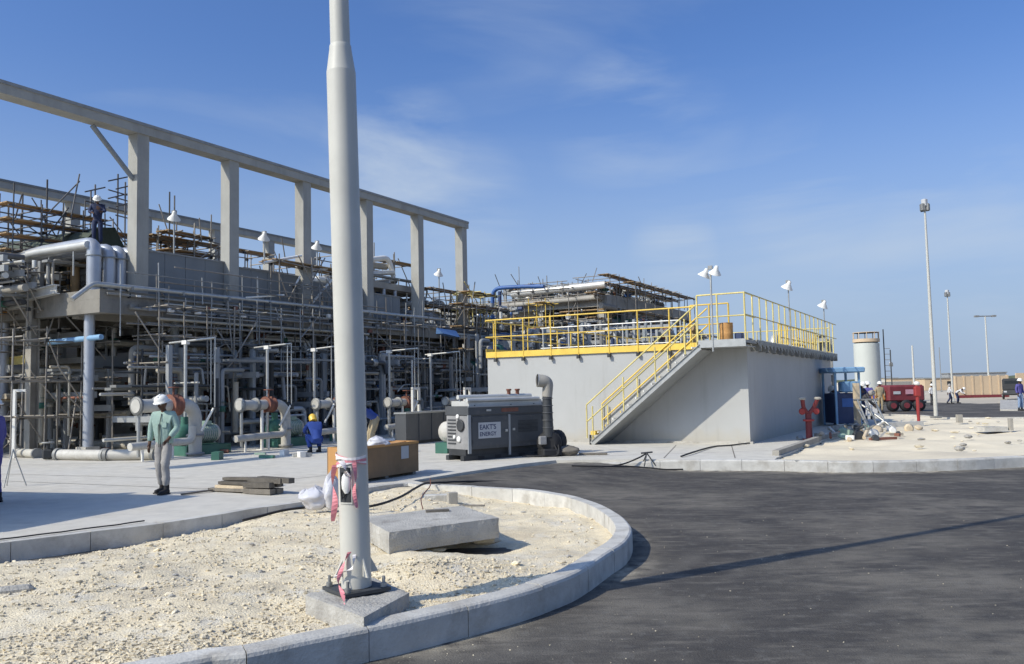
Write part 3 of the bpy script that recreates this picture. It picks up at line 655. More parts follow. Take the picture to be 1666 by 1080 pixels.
def person(label, loc, face, P=STAND, shirt='mint', pants='grey', hat='white', skin='skin', sc=1., group=None, levels=1, frame='W', sleeves=True, hatm=None, loose=1.):
    t = T('person', label, 'person', (0, 0, 0), 'L', group, face); t.e.location = g2w(loc) if frame == 'G' else loc; t.e.scale = (sc, sc, sc)
    V = {k: Vector(v) for k, v in P.items()}
    up = (V['hea'] - V['nec']).normalized()
    nodes = dict(pel=(V['pel'], (.125, .095)), wai=(V['wai'], (.12, .085)), che=(V['che'], (.105, .075)), nb=(V['nec'], .055), hd=(V['nec'] + up * .10, .052)); E = [('pel', 'wai'), ('wai', 'che'), ('che', 'nb'), ('nb', 'hd')]
    for s_ in 'LR':
        f = (V['w' + s_] - V['e' + s_]).normalized(); side = Vector((1 if s_ == 'R' else -1, 0, 0))
        nodes['s' + s_] = (V['s' + s_], .045); nodes['e' + s_] = (V['e' + s_], .038); nodes['w' + s_] = (V['w' + s_], .026)
        palm = V['w' + s_] + f * .075; nodes['p' + s_] = (palm, (.036, .018))
        E += [('che', 's' + s_), ('s' + s_, 'e' + s_), ('e' + s_, 'w' + s_), ('w' + s_, 'p' + s_)]
        ac = f.cross(side); ac = ac.normalized() if ac.length > .1 else Vector((0, 1, 0)); curl = side * -.5
        for q, (o_, L) in enumerate(((-.03, .062), (-.011, .075), (.009, .070), (.028, .055))):
            b0 = palm + ac * o_ + f * .02; b1 = b0 + f * L * .55; b2 = b1 + (f + curl).normalized() * L * .5
            for nm, pt, r in (('a', b0, .0095), ('b', b1, .0085), ('c', b2, .007)): nodes['f%s%d%s' % (s_, q, nm)] = (pt, r)
            E += [('p' + s_, 'f%s%da' % (s_, q)), ('f%s%da' % (s_, q), 'f%s%db' % (s_, q)), ('f%s%db' % (s_, q), 'f%s%dc' % (s_, q))]
        th = V['w' + s_] + f * .03 + ac * -.03; nodes['t' + s_] = (th, .012); nodes['u' + s_] = (th + (f * .6 - ac * .8).normalized() * .045, .009); E += [('w' + s_, 't' + s_), ('t' + s_, 'u' + s_)]
        nodes['h' + s_] = (V['h' + s_], .085); nodes['k' + s_] = (V['k' + s_], .055); nodes['a' + s_] = (V['a' + s_], .038)
        E += [('pel', 'h' + s_), ('h' + s_, 'k' + s_), ('k' + s_, 'a' + s_)]
    vs, fs = skin_mesh(nodes, E, 'pel', 1)
    b = MB(); b.add(vs, fs, True)
    # head with brow, nose, mouth, chin and ears
    fw = Vector((0, 1, 0)) if up.z > .7 else Vector((0, up.z, -up.y)).normalized()
    fw = (fw - up * fw.dot(up)).normalized(); rt = fw.cross(up); hm = Matrix((rt, fw, up)).transposed(); hv = []; n = 14; kk = 9
    for i in range(kk + 1):
        ph = math.pi * i / kk
        for k in range(n):
            th_ = 2 * math.pi * k / n; x, y, z = math.sin(ph) * math.cos(th_) * .078, math.sin(ph) * math.sin(th_) * .098, -math.cos(ph) * .122
            if y > 0 and abs(x) < .03 and -.035 < z < .03: y += .018 * (1 - abs(x) / .03) * (1 - z / .05)
            if z < -.05: x *= .8; y = y * .86 + (.012 if y > 0 else 0)
            if y > .05 and .02 < z < .05: y -= .006
            hv.append(V['hea'] + hm @ Vector((x, y, z)))
    b.add(hv, [(i * n + k, i * n + (k + 1) % n, (i + 1) * n + (k + 1) % n, (i + 1) * n + k) for i in range(kk) for k in range(n)], True)
    for sx_ in (-1, 1): b.ball(V['hea'] + hm @ Vector((.08 * sx_, -.005, .0)), .03, 6, (.4, .7, 1))
    t.part('body', b, M[skin])
    eye = MB()
    for sx_ in (-1, 1): eye.ball(V['hea'] + hm @ Vector((.03 * sx_, .088, .012)), .010, 6)
    t.part('eye', eye, M['white'])
    mo = MB(); mo.beam(V['hea'] + hm @ Vector((-.022, .092, -.052)), V['hea'] + hm @ Vector((.022, .092, -.052)), .006, .008); t.part('mouth', mo, M['rust'])
    # shirt
    nodes = dict(pel=(V['pel'] + (V['pel'] - V['wai']).normalized() * .03, (.165, .12)), wai=(V['wai'], (.155, .115)), che=(V['che'], (.175, .128)), nb=(V['nec'] - up * .015, .082))
    if loose > 1: nodes['pel'] = (V['pel'] - up * .08, (.19, .145)); nodes['wai'] = (V['wai'], (.185, .135))
    E = [('pel', 'wai'), ('wai', 'che'), ('che', 'nb')]
    for s_ in 'LR':
        nodes['s' + s_] = (V['s' + s_], .078 * loose); nodes['e' + s_] = (V['e' + s_], .060 * loose); E += [('che', 's' + s_), ('s' + s_, 'e' + s_)]
        if sleeves: nodes['w' + s_] = (V['w' + s_] + (V['e' + s_] - V['w' + s_]) * .12, .047); E += [('e' + s_, 'w' + s_)]
    vs, fs = skin_mesh(nodes, E, 'wai', levels); b = MB(); b.add([v + v.normalized() * (.014 * noise.noise(v * 11) + .008 * noise.noise(v * 26)) for v in vs], fs, True); sh_ = t.part('shirt', b, M[shirt])
    if loose > 1:
        z_ = MB(); z_.tube([V['pel'] + fw * .150 - up * .06, V['wai'] + fw * .142, V['che'] + fw * .137, V['nec'] + fw * .085], .008, 5); z_.tube([V['pel'] + fw * .148 - up * .06 + rt * .03, V['wai'] + fw * .14 + rt * .03, V['che'] + fw * .134 + rt * .03], .006, 5); t.part('jacket_edge', z_, M['dark'], parent=sh_)
        z_ = MB(); z_.cbox(V['che'] + fw * .128 + rt * -.08 - up * .02, (.09, .02, .10)); t.part('breast_pocket', z_, M[shirt], parent=sh_)
    nodes = dict(wai=(V['wai'] * .5 + V['pel'] * .5, (.135, .10)), pel=(V['pel'], (.15, .115))); E = [('wai', 'pel')]
    for s_ in 'LR':
        nodes['h' + s_] = (V['h' + s_], .105); nodes['k' + s_] = (V['k' + s_], .078); nodes['a' + s_] = (V['a' + s_] + (V['k' + s_] - V['a' + s_]) * .08, .066)
        E += [('pel', 'h' + s_), ('h' + s_, 'k' + s_), ('k' + s_, 'a' + s_)]
    vs, fs = skin_mesh(nodes, E, 'pel', levels); b = MB(); b.add([v + Vector((v.x, v.y, 0)) * (.10 * noise.noise(v * 9)) + Vector((.010, .010, 0)) * noise.noise(v * 24) for v in vs], fs, True); t.part('trousers', b, M[pants])
    for s_ in 'LR':
        a = V['a' + s_]; b = MB(); x = a.x; y0 = a.y; z0 = max(0, a.z - .09)
        b.tube([(x, y0 - .05, z0 + .045), (x, y0 + .02, z0 + .05), (x, y0 + .10, z0 + .042), (x, y0 + .19, z0 + .034), (x, y0 + .215, z0 + .03)], [.04, .05, .046, .040, .018], 8)
        b.tube([(x, y0, z0 + .03), (x, y0 - .005, z0 + .17)], [.05, .048], 8); b.cbox((x, y0 + .08, z0 + .011), (.09, .28, .022)); t.part('boot', b, M['black'])
    b = MB(); hc = V['hea'] + up * .045
    if hat == 'cloth':
        b.lathe(hc - up * .10 - fw * .02, [(.115, -.05), (.112, 0), (.118, .06), (.112, .11), (.08, .165), (.03, .19), (1e-4, .195)], 12, hm.to_4x4()); t.part('head_cloth', b, M[hatm or 'hat grey'])
    elif hat:
        b.lathe(hc, [(.148, -.012), (.150, .0), (.128, .012), (.124, .05), (.105, .09), (.065, .118), (1e-4, .128)], 14, hm.to_4x4())
        b.lathe(hc + fw * .03, [(.135, -.006), (.137, .004)], 14, (hm @ Matrix.Diagonal((.86, 1.08, 1))).to_4x4())
        b.beam(hc + up * .11 - fw * .09, hc + up * .135, .025, .012); b.beam(hc + up * .135, hc + up * .105 + fw * .10, .025, .012); t.part('hard_hat', b, M[hatm or 'hat white'])
    return t
M['hat white'] = mat('hat white', (.80, .80, .78), .35, n=(3, .03), bump=None); M['hat grey'] = cloth('hat grey', (.33, .31, .29)); M['hat yellow'] = mat('hat yellow', (.75, .5, .08), .35, n=(3, .03), bump=None)
for k_, c_ in dict(mint=(.30, .42, .38), grey=(.36, .35, .34), dgrey=(.07, .07, .075), cblue=(.035, .075, .30), purple=(.10, .09, .30), khaki=(.36, .30, .2), lilac=(.45, .43, .55), cnavy=(.03, .04, .09), cwhite=(.62, .62, .64), cred=(.45, .05, .05), pblue=(.25, .34, .50)).items(): M[('c_' + k_)] = cloth('cloth ' + k_, c_)
def C(k): return 'c_' + k

# ------------------------------------------------------------------ near lamp post on its footing
PB0 = Z(580, 956, .10); PTOP = Y(555, 118, PB0.y); AX = (PTOP - PB0).normalized()
t = T('lamp_post', 'tall thick grey lamp post in the foreground with taped open access hatch', 'lamp post', PB0)
zt = (PTOP - PB0).length; zs = (Y(553.5, 92, PB0.y) - PB0).length
mb = MB(); q = lambda d: PB0 + AX * d
mb.tube([q(.012), q(zt - .12), q(zt)], [.126, .126, .126], 28, caps=True); t.part('lower_shaft', mb, M['pole'])
mb = MB(); mb.tube([q(zt), q(zt + .02), q(zs + .06), q(zs + .09), q(zs + .10)], [.126, .122, .096, .094, .090], 28); t.part('collar', mb, M['pole'])
mb = MB(); mb.tube([q(zs + .10), q(10.2)], [.086, .060], 24); t.part('upper_shaft', mb, M['pole'])
mb = MB(); mb.cbox(q(10.25), (.12, .9, .06), R(60)); mb.tube([q(10.15), q(10.3)], .075, 12); t.part('head_bracket', mb, M['galvd'])
for s_ in (-1, 1): mb = MB(); mb.cbox(q(10.3) + Vector((math.cos(R(150)), math.sin(R(150)), 0)) * s_ * .4, (.3, .3, .28), R(60), R(25)); t.part('floodlight', mb, M['galvd'])
mb = MB(); mb.cbox((PB0.x, PB0.y, .096), (.42, .42, .028), R(38)); t.part('base_plate', mb, M['dark'])
for k in range(4):
    a = R(38 + 45 + 90 * k); c_ = PB0 + Vector((math.cos(a), math.sin(a), 0)) * .235
    mb = MB(); mb.tube([c_ + Vector((0, 0, .01)), c_ + Vector((0, 0, .10))], .014, 8); mb.tube([c_ + Vector((0, 0, .012)), c_ + Vector((0, 0, .045))], .028, 6); t.part('anchor_bolt', mb, M['galvd'])
    g_ = R(38 + 90 * k); d_ = Vector((math.cos(g_), math.sin(g_), 0)); mb = MB(); p_ = PB0 + Vector((0, 0, .112))
    n_ = Vector((-d_.y, d_.x, 0)) * .006; A_, B_, C_ = p_ - Vector((0, 0, .10)) + d_ * .11 + Vector((0, 0, .1)), p_ + d_ * .205, p_ + d_ * .115 + Vector((0, 0, .16))
    mb.add([A_ - n_, B_ - n_, C_ - n_, A_ + n_, B_ + n_, C_ + n_], [(2, 1, 0), (3, 4, 5), (0, 1, 4, 3), (1, 2, 5, 4), (2, 0, 3, 5)]); t.part('gusset', mb, M['pole'])
hp = lambda ang, d, r=.128: q(d) + Vector((math.sin(ang), -math.cos(ang), 0)) * r
def shell(mb, a0, a1, d0, d1, r0, r1, n=5):
    vs = []
    for k in range(n + 1):
        a = a0 + (a1 - a0) * k / n
        for d, r in ((d0, r0), (d1, r0), (d1, r1), (d0, r1)): vs.append(hp(a, d, r))
    mb.add(vs, [(k * 4 + j, k * 4 + (j + 1) % 4, k * 4 + 4 + (j + 1) % 4, k * 4 + 4 + j) for k in range(n) for j in range(4)] + [(3, 2, 1, 0), (n * 4, n * 4 + 1, n * 4 + 2, n * 4 + 3)]); return mb
h0 = (Y(567, 815, PB0.y) - PB0).length; h1 = (Y(565, 759, PB0.y) - PB0).length; HA = R(-22)
t.part('hatch_shade_plate', shell(MB(), HA - .40, HA + .42, h0, h1, .1262, .129), M['dark'])  # dark plate on the shaft paints the shade inside the open hatch
for a0, a1, d0, d1 in ((HA - .46, HA - .40, h0 - .012, h1 + .012), (HA + .42, HA + .48, h0 - .012, h1 + .012), (HA - .40, HA + .42, h0 - .012, h0), (HA - .40, HA + .42, h1, h1 + .012)):
    t.part('hatch_frame', shell(MB(), a0, a1, d0, d1, .1262, .1335, 3), M['pole'])
mb = MB(); mb.lathe(hp(HA + .12, (h0 + h1) / 2 + .02, .132), [(.015, -.09), (.038, -.05), (.042, 0), (.036, .05), (.014, .085)], 10, Matrix.Diagonal((1, .5, 1, 1))); t.part('cable_coil', mb, M['white'])
mb = MB(); mb.tube([hp(HA + .05, h0 + .07, .135), hp(HA - .1, h0 + .03, .15), hp(HA - .25, h0 + .12, .14), hp(HA - .2, h1 - .04, .134)], .006, 5); t.part('cable', mb, M['black'])
t = T('barrier_tape', 'red and white barrier tape wrapped round the foreground lamp post and trailing down', 'tape', q(h1 + .03))
for k in range(5):
    mb = MB(); d0 = h1 + .012 + k * .016 + random.uniform(-.01, .01); pts = [(a, d0 + .022 * math.sin(a * 1.5 + k)) for a in [x * .25 for x in range(-8, 7)]]
    vs = []
    for a, d in pts: vs += [hp(a + HA, d, .1385 + .001 * k), hp(a + HA, d + .022, .1385 + .001 * k)]
    mb.add(vs, [(2 * i, 2 * i + 2, 2 * i + 3, 2 * i + 1) for i in range(len(pts) - 1)]); t.part('tape_wrap', mb, M['tape'] if k % 2 else M['tapew'])
def ribbon(pts, w_, tw=2.):
    mb = MB(); P_ = catmull([Vector(p) for p in pts], 6); vs = []
    for i, p in enumerate(P_):
        a = i * tw * .12; n_ = Vector((math.cos(a), math.sin(a), .15)) * w_ / 2; vs += [p - n_, p + n_]
    mb.add(vs, [(2 * i, 2 * i + 2, 2 * i + 3, 2 * i + 1) for i in range(len(P_) - 1)]); return mb
t.part('tape_end', ribbon([hp(HA - .8, h1 + .02, .15), hp(HA - 1.0, h1 - .12, .17), hp(HA - 1.0, h1 - .27, .155), hp(HA - .9, h1 - .45, .18)], .05), M['tape'])
t.part('tape_end', ribbon([hp(HA + .65, h1 + .04, .15), hp(HA + .7, h1 - .10, .16), hp(HA + .6, h1 - .2, .14), hp(HA + .72, h1 - .33, .15)], .035), M['tape'])
t.part('tape_end', ribbon([hp(HA - .1, h1 + .06, .15), hp(HA + .2, h1 + .0, .17), hp(HA + .3, h1 - .07, .15), hp(HA + .2, h1 - .03, .16)], .05), M['tapew'])
tb = [Z(568, 925, .22), Z(560, 945, .16), Z(557, 965, .115), Z(561, 985, .06), Z(558, 1004, -.03)]
t2 = T('barrier_tape', 'twisted strand of pink tape lying over the lamp post footing', 'tape', tb[3])
t2.part('tape_strand', ribbon([hp(HA + .2, .32, .132), hp(HA - .1, .22, .16), hp(HA - .15, .10, .22)] + tb[2:], .035, 3), M['tape'])
t2.part('tape_strand', ribbon([hp(HA + .5, .30, .132), hp(HA + .4, .2, .18), hp(HA - .1, .16, .17), hp(HA - .5, .12, .2)], .03, 3), M['tapew'])
fc = [Z(492, 968, .06), Z(592, 1003, .075), Z(668, 962, .075), Z(600, 934, .075)]

# ------------------------------------------------------------------ concrete block and bits on the island
bz = .17; FL, FR, BL = Z(632, 866, bz), Z(813, 842, bz), Z(600, 849, bz)
ex = (FR - FL); ey = (BL - FL); eyl = ey.length; ey = ey * 1.5; BR = FR + ey; BL = FL + ey
def rough_hex(P_, z0_, z1_, n_, amp, seed):
    # a cast block with worn, uneven faces: six subdivided faces, verts shared by position
    mb = MB(); vs = {}; out = []; fs = []
    c_ = sum(P_, Vector()) / 4
    def vert(i, j, k):
        key = (i, j, k)
        if key not in vs:
            u_, v_, w_ = i / n_, j / n_, k / 3
            p = (P_[0] * (1 - u_) + P_[1] * u_) * (1 - v_) + (P_[3] * (1 - u_) + P_[2] * u_) * v_; p = Vector((p.x, p.y, z0_ + (z1_ - z0_) * w_))
            e = (i in (0, n_)) + (j in (0, n_)) + (k in (0, 3)); nn_ = noise.noise(p * 5 + Vector((seed, 0, 0))); n3 = noise.noise(p * 17 + Vector((0, seed, 0)))
            d = Vector((c_.x - p.x, c_.y - p.y, (z0_ + z1_) / 2 - p.z)).normalized()
            p += d * (amp * nn_ + amp * .6 * n3 + (.012 + .02 * max(0, n3) if e >= 2 else 0)); vs[key] = len(out); out.append(p)
        return vs[key]
    for a in range(n_):
        for b_ in range(n_):
            fs.append((vert(a, b_, 3), vert(a + 1, b_, 3), vert(a + 1, b_ + 1, 3), vert(a, b_ + 1, 3))); fs.append((vert(a, b_ + 1, 0), vert(a + 1, b_ + 1, 0), vert(a + 1, b_, 0), vert(a, b_, 0)))
        for k in range(3):
            fs.append((vert(a, 0, k), vert(a + 1, 0, k), vert(a + 1, 0, k + 1), vert(a, 0, k + 1))); fs.append((vert(a + 1, n_, k), vert(a, n_, k), vert(a, n_, k + 1), vert(a + 1, n_, k + 1)))
            fs.append((vert(0, a + 1, k), vert(0, a, k), vert(0, a, k + 1), vert(0, a + 1, k + 1))); fs.append((vert(n_, a, k), vert(n_, a + 1, k), vert(n_, a + 1, k + 1), vert(n_, a, k + 1)))
    mb.add(out, fs); return mb
single('concrete_block', rough_hex([FL, FR, BR, BL], -.075, bz, 22, .010, 3), M['conc'], 'large grey concrete slab block resting on the gravel behind the lamp post', 'block', (FL + BR) / 2)
for k_, (fx, fy, s_) in enumerate(((.12, .1, .14), (.30, .05, .10), (.45, .12, .08), (.93, .25, .16))):
    p = FL + ex * fx + ey * fy; o = bpy.data.objects.new('rubble_stone', SM[k_]); COL.objects.link(o); o.location = (p.x, p.y, -.14); o.scale = (s_ * 1.4, s_, s_ * .8); o['label'] = ['broad rubble stone wedged under the left front corner of the slab block', 'second rubble stone under the front edge of the slab block', 'small rubble stone under the middle of the slab block', 'rubble stone propping the right end of the slab block'][k_]; o['category'] = 'rubble'
single('concrete_footing', rough_hex([fc[0], fc[1], fc[2], fc[3]], -.3, .07, 16, .016, 8), M['conc'], 'squarish rough concrete footing under the foreground lamp post', 'footing', PB0)
def small(name, lab, cat, m, c_, size, rz=0, **k): mb_ = MB(); mb_.cbox(c_, size, rz, **k); return single(name, mb_, m, lab, cat, c_)
pz = Z(736, 822, -.14); small('brick', 'grey brick standing on end on the concrete slab block', 'brick', M['concd'], pz + Vector((0, 0, .108)), (.16, .12, .215), R(20), bev=.008)
pz = Z(712, 822, -.16); small('brick', 'light concrete brick lying beside the upright grey brick', 'brick', M['kerb'], pz + Vector((-.02, .09, .085)), (.42, .20, .17), R(5), bev=.008)
pz = Z(712, 832, .168); small('board_offcut', 'small dark board offcut on the concrete slab block', 'offcut', M['timber'], pz + Vector((0, -.03, .015)), (.30, .10, .03), R(12))
pz = Z(768, 824, .10); small('board_offcut', 'thin dark slat sticking out over the edge of the slab block', 'offcut', M['timber'], pz + Vector((0, .02, .012)), (.36, .05, .022), R(-12))
mb = MB(); mb.tube(catmull([Z(688, 828, bz), Z(685, 812, bz + .05), Z(692, 800, bz + .12), Z(700, 790, bz + .18), Z(700, 778, bz + .28)], 4), .008, 5); single('reinforcing_bar', mb, M['rust'], 'bent rusty reinforcing bar sticking up from the slab block', 'rebar', Z(688, 828, bz))
for px_, s_, lab in (((25, 966), (.30, .12, .09), 'flat grey concrete lump lying at the left edge of the gravel'),):
    c_ = Z(*px_, -.06); small('concrete_lump', lab, 'rubble', M['conc'], c_ + Vector((0, 0, .03)), s_, R(25), bev=.03)

# timber stack on the pad
o_ = Z(405, 802)
t = T('timber_stack', 'low stack of weathered grey planks and blocks on the concrete pad', 'timber stack', o_)
L0, L1 = Z(340, 799), Z(425, 804); d_ = (L1 - L0).normalized(); an = math.atan2(d_.y, d_.x); nn = Vector((-d_.y, d_.x, 0))
for k, (u0, u1, v, z, m_, tl) in enumerate([(0, .95, .04, .035, 'timber', 0), (.1, 1.0, .22, .035, 'timber', .02), (.15, 1.0, .05, .095, 'timberl', .03), (.1, .95, .25, .10, 'timber', 0), (.22, .98, .08, .16, 'timber', .02), (.2, 1.0, .24, .17, 'timber', -.03), (.25, 1.02, .15, .225, 'timber', .06), (.95, 1.62, .0, .05, 'timber', 0), (.98, 1.65, .16, .05, 'timber', 0), (.95, 1.60, .0, .15, 'timber', .0), (.96, 1.62, .17, .15, 'timber', .02), (1.0, 1.75, .06, .235, 'timber', .05), (1.1, 1.95, .2, .245, 'timber', -.08)]):
    mb = MB(); p, q2 = L0 + d_ * u0 + nn * v, L0 + d_ * u1 + nn * (v + tl); z_ = Vector((0, 0, z)); mb.beam(p + z_, q2 + z_ + Vector((0, 0, random.uniform(-.004, .02))), .13 if m_ != 'timberl' else .10, .052 if u0 < .9 else .09); t.part('plank', mb, M[m_])
mb = MB(); mb.beam(Z(295, 806) + Vector((0, 0, .02)), Z(345, 800) + Vector((0, 0, .03)), .05, .03); single('timber_batten', mb, M['timber'], 'thin grey slat lying left of the plank stack', 'slat', Z(320, 803))
# plastic bags
def bagm(c_, rx, ry, h, seed, label, m=M['bag']):
    mb = MB(); n = 22; k = 13; vs = []
    for i in range(k + 1):
        f = i / k; r_ = (math.sin(math.pi * min(1, f * .92 + .10)) ** .6) * (1 if f < .85 else .6)
        for j in range(n):
            a = 2 * math.pi * j / n; w_ = 1 + .5 * noise.noise(Vector((math.cos(a) * 1.6, math.sin(a) * 1.6, f * 2.5 + seed))) + .3 * noise.noise(Vector((math.cos(a) * 4, math.sin(a) * 4, f * 6 + seed)))
            vs.append((c_.x + rx * r_ * w_ * math.cos(a), c_.y + ry * r_ * w_ * math.sin(a), c_.z + h * f * (1 + .25 * noise.noise(Vector((math.cos(a) * 2, math.sin(a) * 2, seed))))))
    mb.add(vs, [(i * n + j, i * n + (j + 1) % n, (i + 1) * n + (j + 1) % n, (i + 1) * n + j) for i in range(k) for j in range(n)] + [tuple(range(n - 1, -1, -1)), tuple(range(k * n, k * n + n))], True)
    return single('plastic_bag', mb, m, label, 'bag', c_)
bagm(Z(513, 829, -.02), .21, .15, .34, 1, 'crumpled translucent white plastic bag slumped on the kerb')
bagm(Z(540, 829, -.02), .13, .13, .56, 5, 'tall bright white plastic bag standing beside the lamp post')
bagm(Z(497, 815, 0), .12, .10, .20, 9, 'small white plastic bag behind the slumped one')
# cables
def hose(label, px, r=.014, cat='hose', m=M['black']):
    P_ = catmull(px, 8); mb = MB(); mb.tube([p + Vector((0, 0, r + .012 * abs(nz(p.x, p.y, 2)))) for p in P_], r, 6); return single('hose', mb, m, label, cat, px[0])
def RZ(x, y):
    p = Z(x, y, ROADZ)
    for k in range(4): p = Z(x, y, float(road_h(np.array(p.x), np.array(p.y))) + .004)
    return p
def zg(x, y, add=0.): p = Z(x, y, -.08); p.z = grav_h(p.x, p.y) + add; return p
hose('black hose running over the island kerb and across the asphalt', [zg(395, 846, .02), zg(470, 836, .03), zg(540, 830, .06), Z(600, 826, .02), Z(650, 811, .05), Z(688, 790, .05), Z(715, 787, .01)] + [RZ(x_, y_) for x_, y_ in ((760, 785), (830, 784), (900, 776), (960, 766), (1010, 757))] + [Z(1035, 748, .0), Z(1052, 739, .12)], .02)
hose('thin black cable looping over the far kerb by the basin', [Z(1108, 744, .0), Z(1125, 738, .02), Z(1160, 728), Z(1195, 725), Z(1225, 721)], .022)
hose('thin dark line of the joint along the edge of the pad at the left', [Z(-40, 884, .005), Z(0, 879, .005), Z(80, 869, .005), Z(160, 859, .005), Z(235, 849, .005)], .010)  # dark tube drawn for the joint between pad and kerb, not a cable
hose('short black cable snaking on the asphalt near the far kerb', [RZ(930, 759), RZ(985, 760), RZ(1040, 761), RZ(1085, 765), RZ(1120, 764)], .018)
c_ = Z(1053, 756, -.12)
t = T('tripod_stand', 'small black tripod holding the hose above the road', 'stand', c_)
for k in range(3): a = k * 2.1; t.rod('leg', c_ + Vector((.2 * math.cos(a), .2 * math.sin(a), -.02)), c_ + Vector((0, 0, .28)), .014, M['dark'])
t.rod('crossbar', c_ + Vector((-.14, 0, .28)), c_ + Vector((.14, .02, .30)), .02, M['dark'])

# ------------------------------------------------------------------ crate
A0 = w2g(Z(573, 788)); A1 = w2g(Z(682, 770.5)); t = T('crate', 'open brown plywood crate standing behind the foreground lamp post', 'crate', A0, 'G')
a0, b0, L = A0.x, A0.y, A1.x - A0.x; wd = .62; hh = .70; th = .03
def GB(t, name, m, *b6, **k): mb = MB(); mb.box(*b6); return t.part(name, mb, m, **k)
GB(t, 'side_panel', M['crate'], a0, a0 + L, b0, b0 + th, .06, hh); GB(t, 'side_panel', M['crate'], a0, a0 + L, b0 + wd - th, b0 + wd, .06, hh)
GB(t, 'end_panel', M['cratel'], a0 - .002, a0 + th, b0 + .03, b0 + wd - .03, .06, hh); GB(t, 'end_panel', M['cratel'], a0 + L - th, a0 + L, b0 + .03, b0 + wd - .03, .06, hh)
GB(t, 'floor_panel', M['timber'], a0 + .01, a0 + L - .01, b0 + .01, b0 + wd - .01, .06, .09)
for k in range(3): GB(t, 'skid', M['timber'], a0 + .1 + k * (L - .3) / 2, a0 + .2 + k * (L - .3) / 2, b0 + .004, b0 + wd, 0, .06)
GB(t, 'top_rail', M['cratel'], a0, a0 + L, b0 - .012, b0 - .001, hh - .05, hh); GB(t, 'paper_label', M['sign'], a0 + L - .62, a0 + L - .36, b0 - .006, b0 - .001, .36, .62)
for k, (u_, v_, z_, s_, m_, rz_) in enumerate([(.5, .5, .52, (.7, .12, .03), 'timberl', .5), (.9, .4, .62, (.8, .14, .03), 'timberl', -.3), (1.6, .5, .66, (1.2, .5, .02), 'cratel', .1), (.75, .3, .60, (.45, .12, .03), 'white', .9), (2.2, .5, .60, (.6, .4, .04), 'timberl', .2)]):
    p = g2w((a0 + u_, b0 + v_, z_)); small('packing_board', ['pale slat propped up inside the plywood crate', 'long pale slat lying slanted across the plywood crate', 'wide orange board lying flat on top of the crate', 'white slat leaning on the rim of the crate', 'pale square board at the right end of the crate'][k], 'board', M[m_], p, s_, GANG + rz_, ry=.08 * k - .2)
p = g2w((a0 + 1.0, b0 + .2, .76)); bagm(p - Vector((0, 0, .16)), .22, .14, .26, 3, 'pale wadded packing sheet on the rim of the crate')

# ------------------------------------------------------------------ generator
t = T('generator', 'dark grey site generator with light end grille and white sign', 'generator', (0, 0, 0), 'L', None, R(90 - 50)); t.e.location = Z(763, 750); ga0 = gb0 = 0.
GL = 2.62; GW = .92; z0, z1 = .28, 1.36
GB(t, 'side_panel', M['gen'], ga0 + .01, ga0 + GL, gb0, gb0 + GW, z0, z1 - .22)
GB(t, 'upper_panel', M['gen'], ga0 - .02, ga0 + GL + .02, gb0 - .03, gb0 + GW + .03, z1 - .22, z1)
GB(t, 'door_panel', M['gen'], ga0 + .1, ga0 + 1.28, gb0 - .018, gb0 - .001, z0 + .06, z1 - .27)
GB(t, 'door_panel', M['gen'], ga0 + 1.36, ga0 + GL - .12, gb0 - .018, gb0 - .001, z0 + .12, z1 - .27)
GB(t, 'corner_post', M['steelg'], ga0 - .03, ga0 + .06, gb0 - .035, gb0 - .0, z0 - .1, z1 - .22); GB(t, 'corner_post', M['steelg'], ga0 + 1.29, ga0 + 1.35, gb0 - .028, gb0 - .001, z0 - .2, z1 - .24)
GB(t, 'end_panel', M['genl'], ga0 - .02, ga0 + .008, gb0 + .02, gb0 + GW - .02, z0 + .0, z1 - .24)
for k in range(8): GB(t, 'louvre', M['dark'], ga0 - .035, ga0 - .021, gb0 + .5, gb0 + .84, z0 + .12 + k * .085, z0 + .155 + k * .085)
mb = MB(); mb.lathe((ga0 - .03, gb0 + .28, z0 + .60), [(.13, 0), (.16, .02), (.12, .03)], 14, Matrix.Rotation(R(-90), 4, 'Y')); t.part('gauge', mb, M['dark'])
for (bb, zz, rr) in ((.4, .82, .06), (.55, .3, .05), (.36, .25, .08)): mb = MB(); mb.lathe((ga0 - .03, gb0 + bb, z0 + zz), [(rr, 0), (rr, .02), (rr * .6, .03)], 10, Matrix.Rotation(R(-90), 4, 'Y')); t.part('gauge', mb, M['white'])
sgn = GB(t, 'sign_board', M['sign'], ga0 + .30, ga0 + 1.02, gb0 - .028, gb0 - .0185, z0 + .26, z0 + .66)
def lettering(txt, a, b_, z, size, parent, th_, m=M['ink'], name='lettering'):
    cu = bpy.data.curves.new('txt', 'FONT'); cu.body = txt; cu.size = size; cu.extrude = .001; cu.offset = .003; ob = bpy.data.objects.new('txt', cu); COL.objects.link(ob)
    me = bpy.data.meshes.new_from_object(ob); bpy.data.objects.remove(ob); me.transform(Matrix.Translation(Vector((a, b_, z)) - th_.o) @ Matrix.Rotation(R(90), 4, 'X'))
    me.materials.clear(); me.materials.append(m); o = bpy.data.objects.new(name, me); COL.objects.link(o); o.parent = parent; return o
lettering("EAKT'S", ga0 + .33, gb0 - .0292, z0 + .485, .175, sgn, t); lettering('ENERGY', ga0 + .33, gb0 - .0292, z0 + .32, .145, sgn, t)
for zz in (.42, .95): GB(t, 'hinge', M['dark'], ga0 + .085, ga0 + .125, gb0 - .032, gb0 - .0185, zz, zz + .09)
GB(t, 'door_handle', M['galv'], ga0 + 1.17, ga0 + 1.24, gb0 - .045, gb0 - .0185, .68, .74); GB(t, 'door_handle', M['galv'], ga0 + 1.42, ga0 + 1.49, gb0 - .045, gb0 - .0185, .70, .76)
